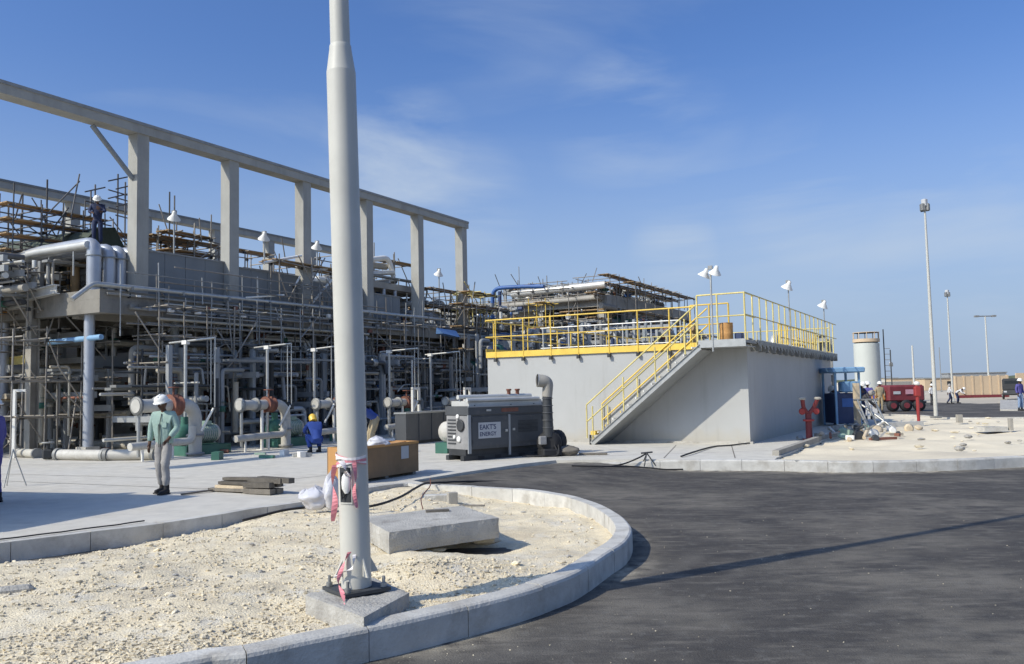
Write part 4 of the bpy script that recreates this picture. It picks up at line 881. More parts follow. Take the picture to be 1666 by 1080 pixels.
for zz in (.5, .95): GB(t, 'hinge', M['dark'], ga0 + GL - .16, ga0 + GL - .115, gb0 - .032, gb0 - .0185, zz, zz + .09)
for k in range(9): GB(t, 'louvre', M['dark'], ga0 + 1.62, ga0 + 2.30, gb0 - .026, gb0 - .0185, .93 - k * .035, .95 - k * .035)
GB(t, 'latch', M['galv'], ga0 + .55, ga0 + .70, gb0 - .05, gb0 - .031, z1 - .14, z1 - .09); GB(t, 'warning_plate', M['rust'], ga0 + 1.05, ga0 + 1.62, gb0 - .037, gb0 - .031, z1 - .17, z1 - .07)
GB(t, 'rain_lip', M['steelg'], ga0 - .03, ga0 + GL + .03, gb0 - .045, gb0 - .031, z1 - .03, z1 + .005)
for u_ in (.35, .9, 1.7, 2.25): GB(t, 'fork_pocket', M['black'], ga0 + u_, ga0 + u_ + .2, gb0 + .075, gb0 + .0795, .02, .1)
GB(t, 'base_frame', M['dark'], ga0 - .02, ga0 + GL, gb0 + .1, gb0 + GW - .1, .12, z0)
GB(t, 'skid', M['dark'], ga0 - .1, ga0 + GL + .1, gb0 + .08, gb0 + .22, 0, .12); GB(t, 'skid', M['dark'], ga0 - .1, ga0 + GL + .1, gb0 + GW - .2, gb0 + GW - .08, 0, .12)
GB(t, 'roof_cover', M['clad'], ga0 + .12, ga0 + GL - .05, gb0 + .12, gb0 + GW - .05, z1 + .001, z1 + .13)
mb = MB(); mb.tube([(ga0 + .05, gb0 + .12, z1 + .15), (ga0 + GL - .15, gb0 + .12, z1 + .15)], .055, 10); t.part('lifting_bar', mb, M['clad'])
mb = MB(); mb.tube([(ga0 + .05, gb0 + .5, z1 + .23), (ga0 + GL - .1, gb0 + .5, z1 + .23)], .06, 10); t.part('lifting_bar', mb, M['clad'])
for u_ in (.3, 1.5, 2.3): t.rod('bracket', (ga0 + u_, gb0 + .12, z1), (ga0 + u_, gb0 + .5, z1 + .2), .025, M['dark'])
for u_ in (1.75, 2.05): mb = MB(); mb.lathe((ga0 + u_, gb0 + .5, z1 + .25), [(.05, 0), (.05, .12), (.07, .13), (.07, .17)], 8); t.part('exhaust_stub', mb, M['rust'])
mb = MB(); mb.tube([(ga0 + GL + .16, gb0 + .2, .05), (ga0 + GL + .16, gb0 + .2, z1 + .1)], [.15, .13], 12); t.part('air_filter', mb, M['duct'])
for s_ in (.1, .8): mb = MB(); mb.lathe((ga0 + GL + .45, gb0 + s_, .32), [(.2, -.12), (.32, -.1), (.32, .1), (.2, .12)], 16, Matrix.Rotation(R(90), 4, 'Y')); t.part('wheel', mb, M['black'])
p = Z(893, 742); t = T('blower_duct', 'upright dark duct with bent grey hood at the right end of the generator', 'duct', p)
mb = MB(); mb.tube([p + Vector((0, 0, .5)), p + Vector((0, 0, .9)), p + Vector((-.01, 0, 1.58))], [.15, .13, .125], 16); t.part('riser', mb, M['dark'])
for k in range(5): mb = MB(); zz = .75 + k * .19; mb.lathe(p + Vector((-.002, 0, zz)), [(.13, -.012), (.148, -.008), (.148, .008), (.13, .012)], 16); t.part('hoop', mb, M['gen'])
mb = MB(); pts = bend([p + Vector((-.01, 0, 1.55)), p + Vector((.03, 0, 1.95)), p + Vector((-.26, -.06, 1.98))], .26, 8); mb.tube(pts, [.135 + .035 * i_ / (len(pts) - 1) for i_ in range(len(pts))], 16, False); hd = t.part('hood', mb, M['concd'])
d_ = (pts[-1] - pts[-2]).normalized(); mb = MB(); mb.tube([pts[-1] - d_ * .03, pts[-1] - d_ * .02], .158, 16); t.part('hood_mouth', mb, M['black'], parent=hd); mb = MB(); mb.tube([pts[-1] - d_ * .015, pts[-1] + d_ * .01], [.172, .178], 16, False); t.part('hood_rim', mb, M['clad'], parent=hd)
mb = MB(); mb.lathe(p + Vector((.02, .05, .34)), [(.14, -.17), (.30, -.14), (.33, 0), (.30, .14), (.14, .17)], 18, Matrix.Rotation(R(90), 4, 'X')); mb.cbox(p + Vector((.02, .02, .10)), (.56, .5, .2), R(20), bev=.04); t.part('blower_housing', mb, M['black'])
mb = MB(); mb.cbox(p + Vector((-.16, -.16, .42)), (.2, .12, .22), R(20), bev=.02); t.part('control_box', mb, M['genl'])
for k in range(2): mb = MB(); mb.tube(catmull([p + Vector((.15 + .1 * k, -.1, .3)), p + Vector((.2, -.2, .03)), p + Vector((-.3 - .1 * k, -.24, .03)), p + Vector((-.7, -.2, .04))], 5), .025, 6); t.part('cable', mb, M['black'])
p = Z(925, 741); bagm(p, .30, .2, .26, 12, 'dark heap of sacking on the apron beside the generator', M['timber'])
small('loose_plank', 'thin dark plank lying on the apron right of the sacking heap', 'plank', M['timber'], Z(965, 740) + Vector((0, 0, .03)), (.75, .12, .05), R(-6))

ordn2 = ['first', 'second', 'third', 'fourth', 'fifth', 'sixth', 'seventh', 'eighth', 'ninth']

# ------------------------------------------------------------------ basin with stairs and handrails
BA, BB, BA1, BB1, BZ = 26.14, 6.4, 41.6, 15.5, 3.0
t = T('concrete_basin', 'large pale grey walled basin with yellow handrails round its top', 'basin', (BA, BB, 0), 'G')
GB(t, 'front_wall', M['wallgrey'], BA, BA + .35, BB, BB1, -.02, BZ); GB(t, 'side_wall', M['wallgrey'], BA + .351, BA1, BB + .001, BB + .35, -.02, BZ)
GB(t, 'side_wall', M['wallgrey'], BA + .351, BA1, BB1 - .35, BB1 - .001, -.02, BZ); GB(t, 'rear_wall', M['wallgrey'], BA1 - .35, BA1 - .001, BB + .36, BB1 - .36, -.02, BZ - .001)
GB(t, 'cover_slab', M['concd'], BA + .352, BA1 - .352, BB + .352, BB1 - .352, 2.2, 2.45)
GB(t, 'divider_wall', M['concd'], BA + 6, BA + 6.3, BB + .36, BB1 - .36, 2.45, 2.95)
GB(t, 'plinth', M['conc'], BA - .1, BA + .01, BB - .1, BB1, -.02, .06); 
GB(t, 'walkway', M['galvd'], BA - .02, BA1, BB - .32, BB - .003, BZ + .02, BZ + .10)
for k in range(16): GB(t, 'bracket', M['galvd'], BA + .5 + k, BA + .58 + k, BB - .30, BB - .003, BZ - .22, BZ + .018)
mb = MB()
for k in range(90): mb.box(BA + .1 + k * .17, BA + .16 + k * .17, BB - .335, BB - .321, BZ - .04 - .05 * (k % 3), BZ + .11)
t.part('grating_teeth', mb, M['galv'], kind='stuff')
def handrail(label, pts, posts, hgt, m, ztop, toe=None, name='handrail', mpost=None, drop=.0, r=.024, mid=True, group=None):
    t = T(name, label, 'handrail', pts[0], 'G', group)
    for i in range(len(pts) - 1):
        p, q_ = Vector(pts[i]), Vector(pts[i + 1]); up = Vector((0, 0, hgt))
        t.rod('top_rail', p + up, q_ + up, r, m); 
        if mid: t.rod('mid_rail', p + up * .52, q_ + up * .52, r * .85, m)
        if toe: t.bar('toe_board', p + Vector((0, 0, toe)), q_ + Vector((0, 0, toe)), .012, .2, M['yellow'])
    for k, p in enumerate(posts): p = Vector(p); t.rod('post', p - Vector((0, 0, drop)), p + Vector((0, 0, hgt)), r * 1.1, (mpost or m))
    return t
fz = 2.98
hf = handrail('yellow handrail with toe board along the front wall of the basin', [(BA - .06, BB1 + .02, fz), (BA - .06, 8.0, fz)], [(BA - .06, b_, fz) for b_ in (15.12, 14.02, 12.96, 11.94, 10.84, 9.84, 8.78)], 1.24, M['yellow'], 0, .02, drop=.18, r=.024)
for b_ in (15.12, 14.02, 12.96, 11.94, 10.84, 9.84, 8.78): hf.blk('post_foot', (BA - .10, b_, fz - .17), (.10, .09, .12), M['dark'])
handrail('long yellow handrail along the right side wall of the basin', [(BA - 1.3, BB - .3, BZ + .1), (BA1, BB - .3, BZ + .1)], [(BA - 1.3 + k * .93, BB - .3, BZ + .1) for k in range(18)], 1.33, M['yellowl'], 0, None, r=.021)
hb = handrail('far yellow handrail at the back corner of the basin', [(BA1 - .1, BB, BZ), (BA1 - .1, BB1, BZ)], [(BA1 - .1, BB + .1 + k * .45, BZ) for k in range(20)], 1.3, M['yellowl'], 0, .12)
handrail('inner yellow handrail seen through the side rail of the basin', [(BA + 7, BB + .5, BZ), (BA1 - .3, BB + .5, BZ)], [(BA + 7 + k * .55, BB + .5, BZ) for k in range(15)], 1.05, M['yellow'], 0, .12)
handrail('left yellow handrail running back from the front corner of the basin', [(BA - .06, BB1 + .02, BZ), (BA1, BB1 + .02, BZ)], [(BA + .5 + k * 1.3, BB1 + .02, BZ) for k in range(12)], 1.2, M['yellow'], 0, .12)
handrail('grey and white guard rail across the middle of the basin top', [(BA + 2.2, BB1 - 1, 2.46), (BA + 2.2, 9.2, 2.46)], [(BA + 2.2, 14.4 - k * 1.05, 2.46) for k in range(6)], 1.55, M['clad'], 0, None)
# staircase
SW = 1.3; SA = BA - SW
st = T('staircase', 'steep grey steel staircase with yellow rails climbing to the basin top', 'staircase', (SA, 9.5, 0), 'G')
bot, top_ = Vector((0, 11.05, -.02)), Vector((0, 7.45, BZ + .02)); 
for aa in (SA, BA - .06):
    mb = MB(); p, q_ = Vector((aa, bot.y, .06)), Vector((aa, top_.y, top_.z - .04)); dn = Vector((0, 0, -.09)); mb.beam(p + dn + Vector((0, -.05, .05)), q_ + dn, .05, .15); mb.beam(q_ + Vector((0, .04, -.0)), Vector((aa, BB - .3 if aa == SA else BB, top_.z - .04)), .05, .22)
    mb.beam(Vector((aa - .02, bot.y - .05, .105)), Vector((aa - .02, top_.y, top_.z - .045)), .09, .014); st.part('stringer', mb, M['steelg'] if aa != SA else M['galv'])
ns = 14
for k in range(ns):
    f = (k + .5) / ns; y_ = bot.y + (top_.y - bot.y) * f; z_ = .06 + (top_.z - .1) * f + .02
    mb = MB(); mb.box(SA + .03, BA - .09, y_ - .15, y_ + .12, z_ - .03, z_ + .012); st.part('tread', mb, M['galvd'])
    mb = MB(); mb.box(SA + .03, BA - .09, y_ + .121, y_ + .15, z_ - .035, z_ + .016); st.part('nosing', mb, M['yellow'] if k in (0, 2, 4, 9) else M['white'])
mb = MB(); mb.box(SA + .03, BA - .001, BB - .3, top_.y + .05, BZ - .02, BZ + .06); st.part('landing', mb, M['galvd'])
mb = MB(); mb.beam(Vector(((SA + BA) / 2, bot.y - .12, .0)), Vector(((SA + BA) / 2, top_.y, top_.z - .19)), SW - .11, .02); mb.beam(Vector(((SA + BA) / 2, top_.y, top_.z - .13)), Vector(((SA + BA) / 2, BB - .28, top_.z - .13)), SW - .11, .02); st.part('soffit_plate', mb, M['steelg'])
for aa in (SA + .05, SA + .25): st.rod('foot', (aa, bot.y + .02, 0), (aa, bot.y + .02, .3), .035, M['dark'])
for k, b_ in enumerate((10.95, 9.9, 8.85, 7.9)):
    z_ = .06 + (top_.z) * (bot.y - b_) / (bot.y - top_.y)
    st.rod('rail_post', (SA, b_, z_), (SA, b_, z_ + 1.05), .024, M['yellowl']); st.rod('rail_post', (BA - .08, b_, z_), (BA - .08, b_, z_ + 1.05), .024, M['yellowl'])
for aa in (SA, BA - .08):
    for dz in (1.08, .55):
        p, q_ = Vector((aa, 11.15, .16 + dz)), Vector((aa, 7.55, BZ + dz + .06)); st.rod('hand_rail', p, q_, .024, M['yellowl'] if aa == SA else M['yellow'])
    st.rod('rail_post', (aa, 11.15, .2), (aa, 11.15, 1.24), .024, M['yellowl'])
mb = MB(); mb.cbox((SA + .2, 10.95, .36), (.42, .16, .12)); st.part('step_marker', mb, M['yellow'])
handrail('yellow guard rail on the outer edge of the stair landing', [(SA, 7.5, BZ + .06), (SA, BB - .3, BZ + .06), (BA - .1, BB - .3, BZ + .06)], [(SA, 7.5, BZ + .06), (SA, 6.9, BZ + .06), (SA, BB - .3, BZ + .06)], 1.36, M['yellowl'], 0, None)
handrail('short yellow gate rail where the stairs meet the basin wall', [(BA - .05, 8.1, fz), (BA - .05, 6.9, fz)], [(BA - .05, 8.1, fz), (BA - .05, 7.5, fz), (BA - .05, 6.9, fz)], 1.28, M['yellow'], 0, .02)
# floodlights
def flood(label, p, h, yaw, frame='G', n=1, m=None, group='small white floodlights on poles', pr=.035, hs=1.0, base=.0, arm=0.):
    t = T('floodlight', label, 'floodlight', p, frame, group); p = Vector(p)
    t.rod('pole', p - Vector((0, 0, base)), p + Vector((0, 0, h)), pr, m or M['galv'])
    for k in range(n):
        c_ = p + Vector((arm, (k - (n - 1) / 2) * .32, h + (.02 if k == 0 else -.03)))
        mt = Matrix.Rotation(yaw + k * .6, 4, 'Z') @ Matrix.Rotation(R(152), 4, 'X')
        mb = MB(); mb.lathe(c_, [(.03 * hs, -.20 * hs), (.07 * hs, -.17 * hs), (.09 * hs, -.06 * hs), (.24 * hs, .12 * hs), (.25 * hs, .15 * hs)], 12, mt); hd = t.part('lamp_head', mb, M['white'])
        mb = MB(); mb.lathe(c_, [(.23 * hs, .151 * hs), (.22 * hs, .156 * hs)], 12, mt); t.part('lens', mb, M['sign'], parent=hd)
    mb = MB(); mb.cbox(p + Vector((arm, 0, h + .16 * hs)), (.12 * hs, .16 * hs, .14 * hs)); t.part('gear_box', mb, M['galvd'])
    return t
flood('twin white floodlight on a pole at the stair landing', (24.82, 7.05, 2.75), 2.35, R(140), n=2, pr=.03, hs=.75)
flood('white floodlight on the side rail nearer the staircase', (31.0, BB - .34, 3.0), 2.2, R(160), hs=.85, pr=.022)
flood('white floodlight on the side rail near the far corner', (38.3, BB - .34, 3.0), 2.1, R(160), hs=.9, pr=.022)
# things on the basin top
def gsmall(name, lab, cat, m, c_, size, rz=0, **k): return small(name, lab, cat, m, g2w(c_), size, GANG + rz, **k)
t = T('drum', 'small orange drum standing on the stair landing', 'drum', (25.2, 6.75, BZ + .06), 'G')
mb = MB(); mb.lathe((25.2, 6.75, BZ + .06), [(.19, 0), (.2, .02), (.195, .18), (.2, .2), (.195, .22), (.195, .38), (.2, .4), (.195, .5)], 14); t.part('shell', mb, M['cratel']); mb = MB(); mb.lathe((25.2, 6.75, BZ + .56), [(.2, 0), (.2, .03), (.16, .035)], 14); t.part('rim', mb, M['cratel'])
gsmall('toolbox', 'black and white toolbox on the landing beside the orange drum', 'toolbox', M['navy'], (25.4, 6.42, BZ + .18), (.28, .22, .22), bev=.02)

# ------------------------------------------------------------------ raised process deck
DA, DB, DZ = 17.0, 24.0, 5.15
D = T('process_deck', 'long raised concrete process deck on round columns', 'deck', (DA, DB, 0), 'G')
GB(D, 'deck_slab', M['fascia'], DA, 46, DB, 37, 4.85, DZ)
GB(D, 'edge_beam', M['fascia'], DA + .002, 46, DB + .002, DB + .36, 4.42, 4.848); GB(D, 'edge_beam', M['fascia'], DA + .002, DA + .36, DB + .362, 37, 4.42, 4.848)
GB(D, 'edge_beam', M['concd'], DA + .4, 46, DB + 1.6, DB + 1.95, 4.35, 4.848)
ca = [17.16, 20.67, 24.2, 27.73, 31.44, 35.86, 39.15, 43]
for i, a in enumerate(ca):
    for b_ in (25.0, 29.6, 34.5):
        r_ = .16 if i == 0 else .125; mb = MB(); mb.tube([(a + (.2 if i == 0 else 0), b_, .25), (a + (.2 if i == 0 else 0), b_, 4.42)], r_, 14, False); cc = D.part('column', mb, M['duct'] if i == 0 else M['steelb'])
        mb = MB(); mb.cbox((a + (.2 if i == 0 else 0), b_, .125), (.5, .5, .25)); D.part('column_base', mb, M['conc'], parent=cc)
    if i: GB(D, 'cross_beam', M['concd'], a - .15, a + .15, DB + .37, 36.9, 4.40, 4.847)
t = T('pipe', 'long pale pipe running along the front edge of the raised deck', 'pipe', (16.7, 23.86, 5.3), 'G')
e1 = PB(130, 476, 23.86); e2 = PB(152, 461, 23.86)
mb = MB(); mb.tube(bend([e1 - Vector((.25, 0, .22)), e2, (36, 23.86, 5.36)], .15), .075, 10); t.part('pipe_run', mb, M['galv'])
for k in range(9): t.blk('clamp', (18 + k * 2, 23.86, 5.24), (.08, .2, .12), M['galvd'])
t = T('pipe', 'second thinner pipe clamped below the edge of the raised deck', 'pipe', (17.5, 23.92, 5.0), 'G')
mb = MB(); mb.tube([(17.2, 23.93, 5.02), (36, 23.93, 5.02)], .045, 8); t.part('pipe_run', mb, M['galvd'])
for k in range(14): t.blk('clamp', (18 + k * 1.3, 23.94, 5.02), (.05, .1, .16), M['dark'])
# H column at the left with beams
t = T('steel_column', 'tall H-section steel column wrapped in scaffold at the far left', 'column', (17.15, 27.5, 0), 'G')
mb = MB(); mb.ibeam((17.0, 27.4, 0), (17.0, 27.4, 5.6), .30, .30, .03, (1, 0, 0)); t.part('shaft', mb, M['concd']); mb = MB(); mb.cbox((17.0, 27.4, .02), (.5, .5, .04)); t.part('base_plate', mb, M['dark'])
t = T('steel_beam', 'pale steel beam crossing above the scaffold at the far left', 'beam', (16.7, 29, 5), 'G')
mb = MB(); mb.ibeam(PA(92, 470, 16.75), PA(-60, 508, 16.75), .22, .30, .03); t.part('web', mb, M['clad'])
t = T('steel_beam', 'lower cream steel beam behind the scaffolded column', 'beam', (17.6, 29, 3), 'G')
mb = MB(); mb.ibeam(PA(60, 582, 17.6), PA(-60, 600, 17.6), .2, .28, .03); t.part('web', mb, M['yellowl'])
# mezzanine
t = T('mezzanine_deck', 'grey intermediate floor with handrail in the shade under the deck', 'deck', (20, 27, 3), 'G')
GB(t, 'floor_slab', M['concd'], 19.0, 46, 27.2, 36, 3.02, 3.22); GB(t, 'edge_beam', M['steelg'], 19.0, 46, 27.1, 27.19, 2.82, 3.24)
for k in range(16): t.rod('post', (19.5 + k * 1.6, 27.15, 3.24), (19.5 + k * 1.6, 27.15, 4.3), .022, M['galvd'])
t.rod('top_rail', (19.2, 27.15, 4.28), (45, 27.15, 4.28), .025, M['galvd']); t.rod('mid_rail', (19.2, 27.15, 3.8), (45, 27.15, 3.8), .02, M['galvd'])
t = T('added_back_building', 'plain dark grey building added to keep the back of the bay dark', 'building', (14, 38, 0), 'G')  # building added behind the deck to close off the light there
GB(t, 'wall', M['steelg'], 19, 60, 38, 44, 0, 4.8); GB(t, 'roof', M['galvd'], 18.8, 60.2, 37.8, 44.2, 4.8, 4.95)
for k in range(7): GB(t, 'door', M['dark'], 21 + k * 5, 22.2 + k * 5, 37.96, 37.999, 0, 2.2)
# gantries
def gantry(label, b_, cols, a0_, a1_, zt_, zb, w_, brace=None):
    t = T('crane_gantry', label, 'gantry', (cols[0], b_, zb), 'G', 'concrete gantry frames over the deck')
    mb = MB(); mb.box(a0_, a1_, b_ - w_ * .62, b_ + w_ * .62, zt_ - .34, zt_); t.part('top_beam', mb, M['column'])
    mb = MB(); mb.box(a0_, a1_, b_ - w_ * .62 - .03, b_ - w_ * .62 - .001, zt_ - .06, zt_ + .04); t.part('crane_rail', mb, M['galvd'])
    for a in cols: mb = MB(); mb.box(a - w_ / 2, a + w_ / 2, b_ - w_ / 2, b_ + w_ / 2, zb, zt_ - .341); t.part('column', mb, M['column'])
    if brace: mb = MB(); mb.tube([brace[0], brace[1]], .085, 10); t.part('brace', mb, M['steelb'])
    return t
gb1 = 24.55; cols1 = [PB(x, 340, gb1).x for x in (225, 374, 493, 595, 678, 749)]
gantry('nearer row of tall grey concrete gantry columns carrying one long beam', gb1, [cols1[0] - 7.9] + cols1, 3, cols1[-1] + .35, 10.86, DZ, .46, (PB(150, 204, gb1), PB(216, 290, gb1)))
gb2 = 35.9; cols2 = [PB(x, 340, gb2).x for x in (118, 236, 350, 437, 505, 590)]
gantry('farther row of grey gantry columns seen behind the scaffolding', gb2, [cols2[0] - 8] + cols2, 6, cols2[-1] + .3, 10.95, DZ, .46)
t = T('parapet_wall', 'blue grey clad parapet wall between the gantry columns', 'wall', (19, 24.6, DZ), 'G')
aa = [19.2] + cols1[1:4] + [33.6]; aa = [cols1[0]] + cols1[1:4] + [33.6]
for i in range(len(aa) - 1):
    x0, x1 = aa[i] + .24, aa[i + 1] - .24; zt_ = [6.68, 6.56, 6.44, 6.3][i]; n_ = 4
    for k in range(n_): GB(t, 'panel', M['parapet'], x0 + (x1 - x0) * k / n_ + .008, x0 + (x1 - x0) * (k + 1) / n_ - .008, 24.60, 24.68, DZ, zt_)
    t.bar('coping', (x0, 24.64, zt_ + .025), (x1, 24.64, zt_ + .025), .14, .05, M['galvd'])
# exhaust ducts at the left end
for i, a in enumerate([17.42, 17.97, 18.38, 18.8]):
    t = T('exhaust_duct', ['leftmost pale blue vertical duct elbowing back over the deck', 'second pale blue vertical duct from the left', 'third pale blue vertical duct from the left', 'rightmost of the four pale blue vertical ducts'][i], 'duct', (a, 25, DZ), 'G', 'pale blue exhaust ducts')
    zt_ = 6.72 if i == 0 else 6.62; mb = MB(); mb.tube(bend([(a, 33, zt_ - .4), (a, 27.5, zt_ - .02), (a, 24.9, zt_), (a, 24.9, DZ)], .3), .22 if i == 0 else .19, 16); t.part('duct_run', mb, M['clad'] if False else M['duct'])
    for z_ in (5.3, 6.3): mb = MB(); mb.lathe((a, 24.9, z_), [(.2, 0), (.25, 0), (.25, .04), (.2, .04)], 16); t.part('flange', mb, M['steelb'])
t = T('process_pipe', 'big bright insulated pipe descending to the left past the ducts', 'pipe', (17.2, 26, 6.4), 'G')
mb = MB(); mb.tube([PA(143, 398, 17.2), PA(60, 411, 17.2), PA(-120, 452, 17.2)], .13, 12); t.part('pipe_run', mb, M['clad'])
for x in (35, 80, 120): c_ = PA(x, 436 - x * .27, 17.2); t.rod('support', c_ - Vector((0, 0, .9)), c_ - Vector((0, 0, .1)), .03, M['galv'])
mb = MB(); vs = []
for i in range(13):
    for k in range(9):
        f = k / 8; a = 18.6 + 2.2 * f + .2 * noise.noise(Vector((i * .6, k * .5, 1))); vs.append((a, 27.5 + i * .75, 6.2 + 1.7 * math.sin(math.pi * f) ** .5 * (1 + .2 * noise.noise(Vector((i * .5, k * .7, 4))))))
mb.add(vs, [(i * 9 + k, i * 9 + k + 1, i * 9 + k + 10, i * 9 + k + 9) for i in range(12) for k in range(8)] + [tuple(range(9)), tuple(range(116, 107, -1))], True)
single('tarpaulin_cover', mb, M['darkg'], 'dark green tarpaulin draped over equipment at the left end of the deck', 'tarpaulin', (19.5, 30, 6.2), 'G')

# ------------------------------------------------------------------ scaffolds
def scaffold(label, a0_, a1_, b0_, b1_, z0_, z1_, na, nb, nl, seed, m='scaff', top=1.0, boards=True, group='tube scaffolds round the process plant', extra=6):
    rs = random.Random(seed); t = T('scaffold', label, 'scaffold', (a0_, b0_, z0_), 'G', group)
    A_ = [a0_ + (a1_ - a0_) * i / na + rs.uniform(-.1, .1) for i in range(na + 1)]; B_ = [b0_ + (b1_ - b0_) * i / max(nb, 1) for i in range(nb + 1)]
    Zs = [z0_ + (z1_ - z0_) * (k + 1) / nl for k in range(nl)]
    for a in A_:
        for b_ in B_: t.rod('standard', (a + rs.uniform(-.03, .03), b_, z0_), (a + rs.uniform(-.05, .05), b_, z1_ + rs.uniform(.0, top)), .028, M[m])
    for z in Zs:
        for b_ in B_: t.rod('ledger', (A_[0] - rs.uniform(.1, .5), b_ + .05, z + rs.uniform(-.1, .1)), (A_[-1] + rs.uniform(.1, .6), b_ + .05, z + rs.uniform(-.1, .1)), .026, M[m])
        for a in A_: t.rod('transom', (a + .05, B_[0] - rs.uniform(.1, .5), z + .06), (a + .05, B_[-1] + rs.uniform(.1, .4), z + .06), .026, M[m])
        if boards and rs.random() < .8:
            for k in range(3): t.bar('board', (A_[0] - .2, B_[0] + .15 + k * .26, z + .12), (A_[-1] + .2, B_[0] + .15 + k * .26, z + .12 + rs.uniform(-.02, .02)), .23, .04, M['board'])
    for k in range(extra):
        a, b_ = rs.uniform(a0_, a1_), rs.choice(B_); z = rs.uniform(z0_, z1_); t.rod('brace', (a, b_, z), (a + rs.uniform(-1.6, 1.6), b_ + rs.uniform(-.2, .2), z + rs.uniform(.6, 1.8)), .026, M[m])
    for k in range(extra): t.blk('coupler', (rs.choice(A_), rs.choice(B_), rs.choice(Zs)), (.11, .11, .11), M['dark'])
    return t
scaffold('dark scaffold tangle at the far left above the ducts', 17.0, 20.4, 28.5, 31, 6.2, 8.3, 4, 2, 4, 1, 'scaffd', 1.0, True, extra=12)
scaffold('dark scaffold between the far beam and the first gantry column', 21.0, 24.8, 29, 31, 5.2, 8.0, 5, 1, 5, 2, 'scaff', 1.0, True, extra=14)
scaffold('scaffold rising behind the first gantry column', 22.6, 24.4, 27.4, 28.4, 5.2, 8.1, 2, 1, 4, 3, 'scaff', 1.2, True, extra=8)
for i_, (x_, y_) in enumerate([(14, 330), (37, 315), (77, 292), (148, 310), (155, 300), (192, 283), (204, 296), (276, 312), (284, 318)]):
    p_ = PB(x_, y_, 30.2); t = T('scaffold_tube', 'tall thin tube rising above the upper left scaffolding, ' + ordn2[i_] + ' from the left edge', 'scaffold tube', (p_.x, 30.2, 5.3), 'G', 'tall tubes above the left scaffolding'); t.rod('tube', (p_.x, 30.2, 5.3), p_, .032, M['scaffd'])
    if i_ in (4, 5, 6):
        for k_ in range(4): z_ = p_.z - .2 - .35 * k_; t.rod('brace', (p_.x - .5, 30.1, z_ - .2), (p_.x + .5, 30.3, z_ + .2 * (-1) ** k_), .028, M['scaffd'])
scaffold('scaffold with brown boards behind the parapet wall', 22.5, 28.5, 28.2, 29.6, 5.2, 8.0, 4, 1, 2, 4, 'scaff', .6)
scaffold('brown boarded scaffold farther along behind the parapet', 29.5, 36, 29.0, 30.5, 5.2, 7.9, 4, 1, 2, 5, 'scaff', .6)
scaffold('scaffold platform hung before the parapet between gantry columns', 24.6, 28.2, 23.9, 24.4, DZ, 6.9, 2, 1, 1, 6, 'scaff', .5, True, extra=4)
scaffold('scaffold wrapped round the H-section column at the far left', 16.5, 17.6, 26.8, 28.2, 3.4, 5.9, 1, 1, 4, 7, 'scaff', .4, False, extra=8)
scaffold('scaffold at the lower left standing on the pad', 16.4, 18.2, 28.6, 31, 0, 5.0, 1, 1, 3, 8, 'scaff', .3, True, extra=6)
scaffold('scaffold hanging from the deck edge left of the lamp post', 25.5, 28.5, 23.5, 23.95, 4.3, 6.0, 3, 1, 1, 9, 'galvd', .3, False, extra=4)
scaffold('scaffold behind the elbow pipe right of the lamp post', 31.5, 36.5, 26, 28, DZ, 8.3, 3, 1, 2, 10, 'scaff', .8, True, extra=8)
scaffold('low scaffold around the last gantry column', 36.5, 41.5, 24.8, 27, DZ, 7.0, 3, 1, 2, 11, 'scaff', .9, True, extra=8)
scaffold('fine tube scaffold before the first deck bay right of the round column', 18.4, 21.4, 23.0, 24.0, 1.9, 4.6, 3, 1, 3, 41, 'scaff', .3, False, extra=8)
scaffold('fine tube scaffold hung under the second deck bay', 22.0, 25.2, 23.3, 24.2, 2.4, 4.7, 3, 1, 2, 42, 'galvd', .4, False, extra=8)
scaffold('fine tube scaffold just left of the lamp post under the deck', 25.8, 28.6, 23.2, 24.1, 2.2, 4.7, 3, 1, 2, 43, 'scaff', .4, False, extra=8)
scaffold('fine tube scaffold right of the lamp post under the deck', 30.5, 34.5, 23.0, 24.0, 1.9, 4.8, 4, 1, 3, 44, 'scaff', .5, False, extra=10)
scaffold('grey scaffold left of the basin among the pipework', 36.0, 40.5, 22.6, 23.8, 1.5, 6.0, 4, 1, 4, 45, 'scaff', .5, True, extra=12)
scaffold('scaffold lashed round the ground pipework at the far left', 15.2, 18.6, 25.6, 26.8, 0, 3.6, 3, 1, 3, 46, 'scaff', .5, False, extra=10)
scaffold('yellow railed scaffold at the foot of the last gantry column', 38.4, 40.8, 23.6, 24.6, 5.2, 6.9, 2, 1, 2, 12, 'yellowl', .3, True, extra=3)
def GP(name, label, cat, rods, m, org): 
    t = T(name, label, cat, org, 'G')
    for p, q_, r_ in rods: t.rod('tube', p, q_, r_, M[m], 8)
    return t
GP('timber_props', 'white tubular props leaning on the parapet left of the lamp post', 'prop', [(PB(430, 427, 24.1), PB(490, 416, 24.1), .055), (PB(478, 470, 24.1), PB(488, 449, 24.1), .04), (PB(507, 439, 24.1), PB(532, 437, 24.1), .055), (PB(507, 494, 24.1), PB(540, 455, 24.1), .05), (PB(400, 484, 23.8), PB(462, 480, 23.8), .035)], 'white', PB(480, 440, 24.1))
t = T('upper_platform', 'small raised platform with dark underside right of the lamp post', 'platform', (32, 26, DZ), 'G')
GB(t, 'floor_slab', M['concd'], 31.2, 36.2, 25.2, 27.6, 6.75, 7.05)
for a in (31.4, 33.0, 33.9, 36.0): mb = MB(); mb.tube([(a, 25.3, DZ), (a, 25.3, 6.75)], .09, 10); t.part('leg', mb, M['duct'])
t = T('process_pipe', 'bright white insulated elbow pipe on the raised platform', 'pipe', (33, 25.6, 7.2), 'G')
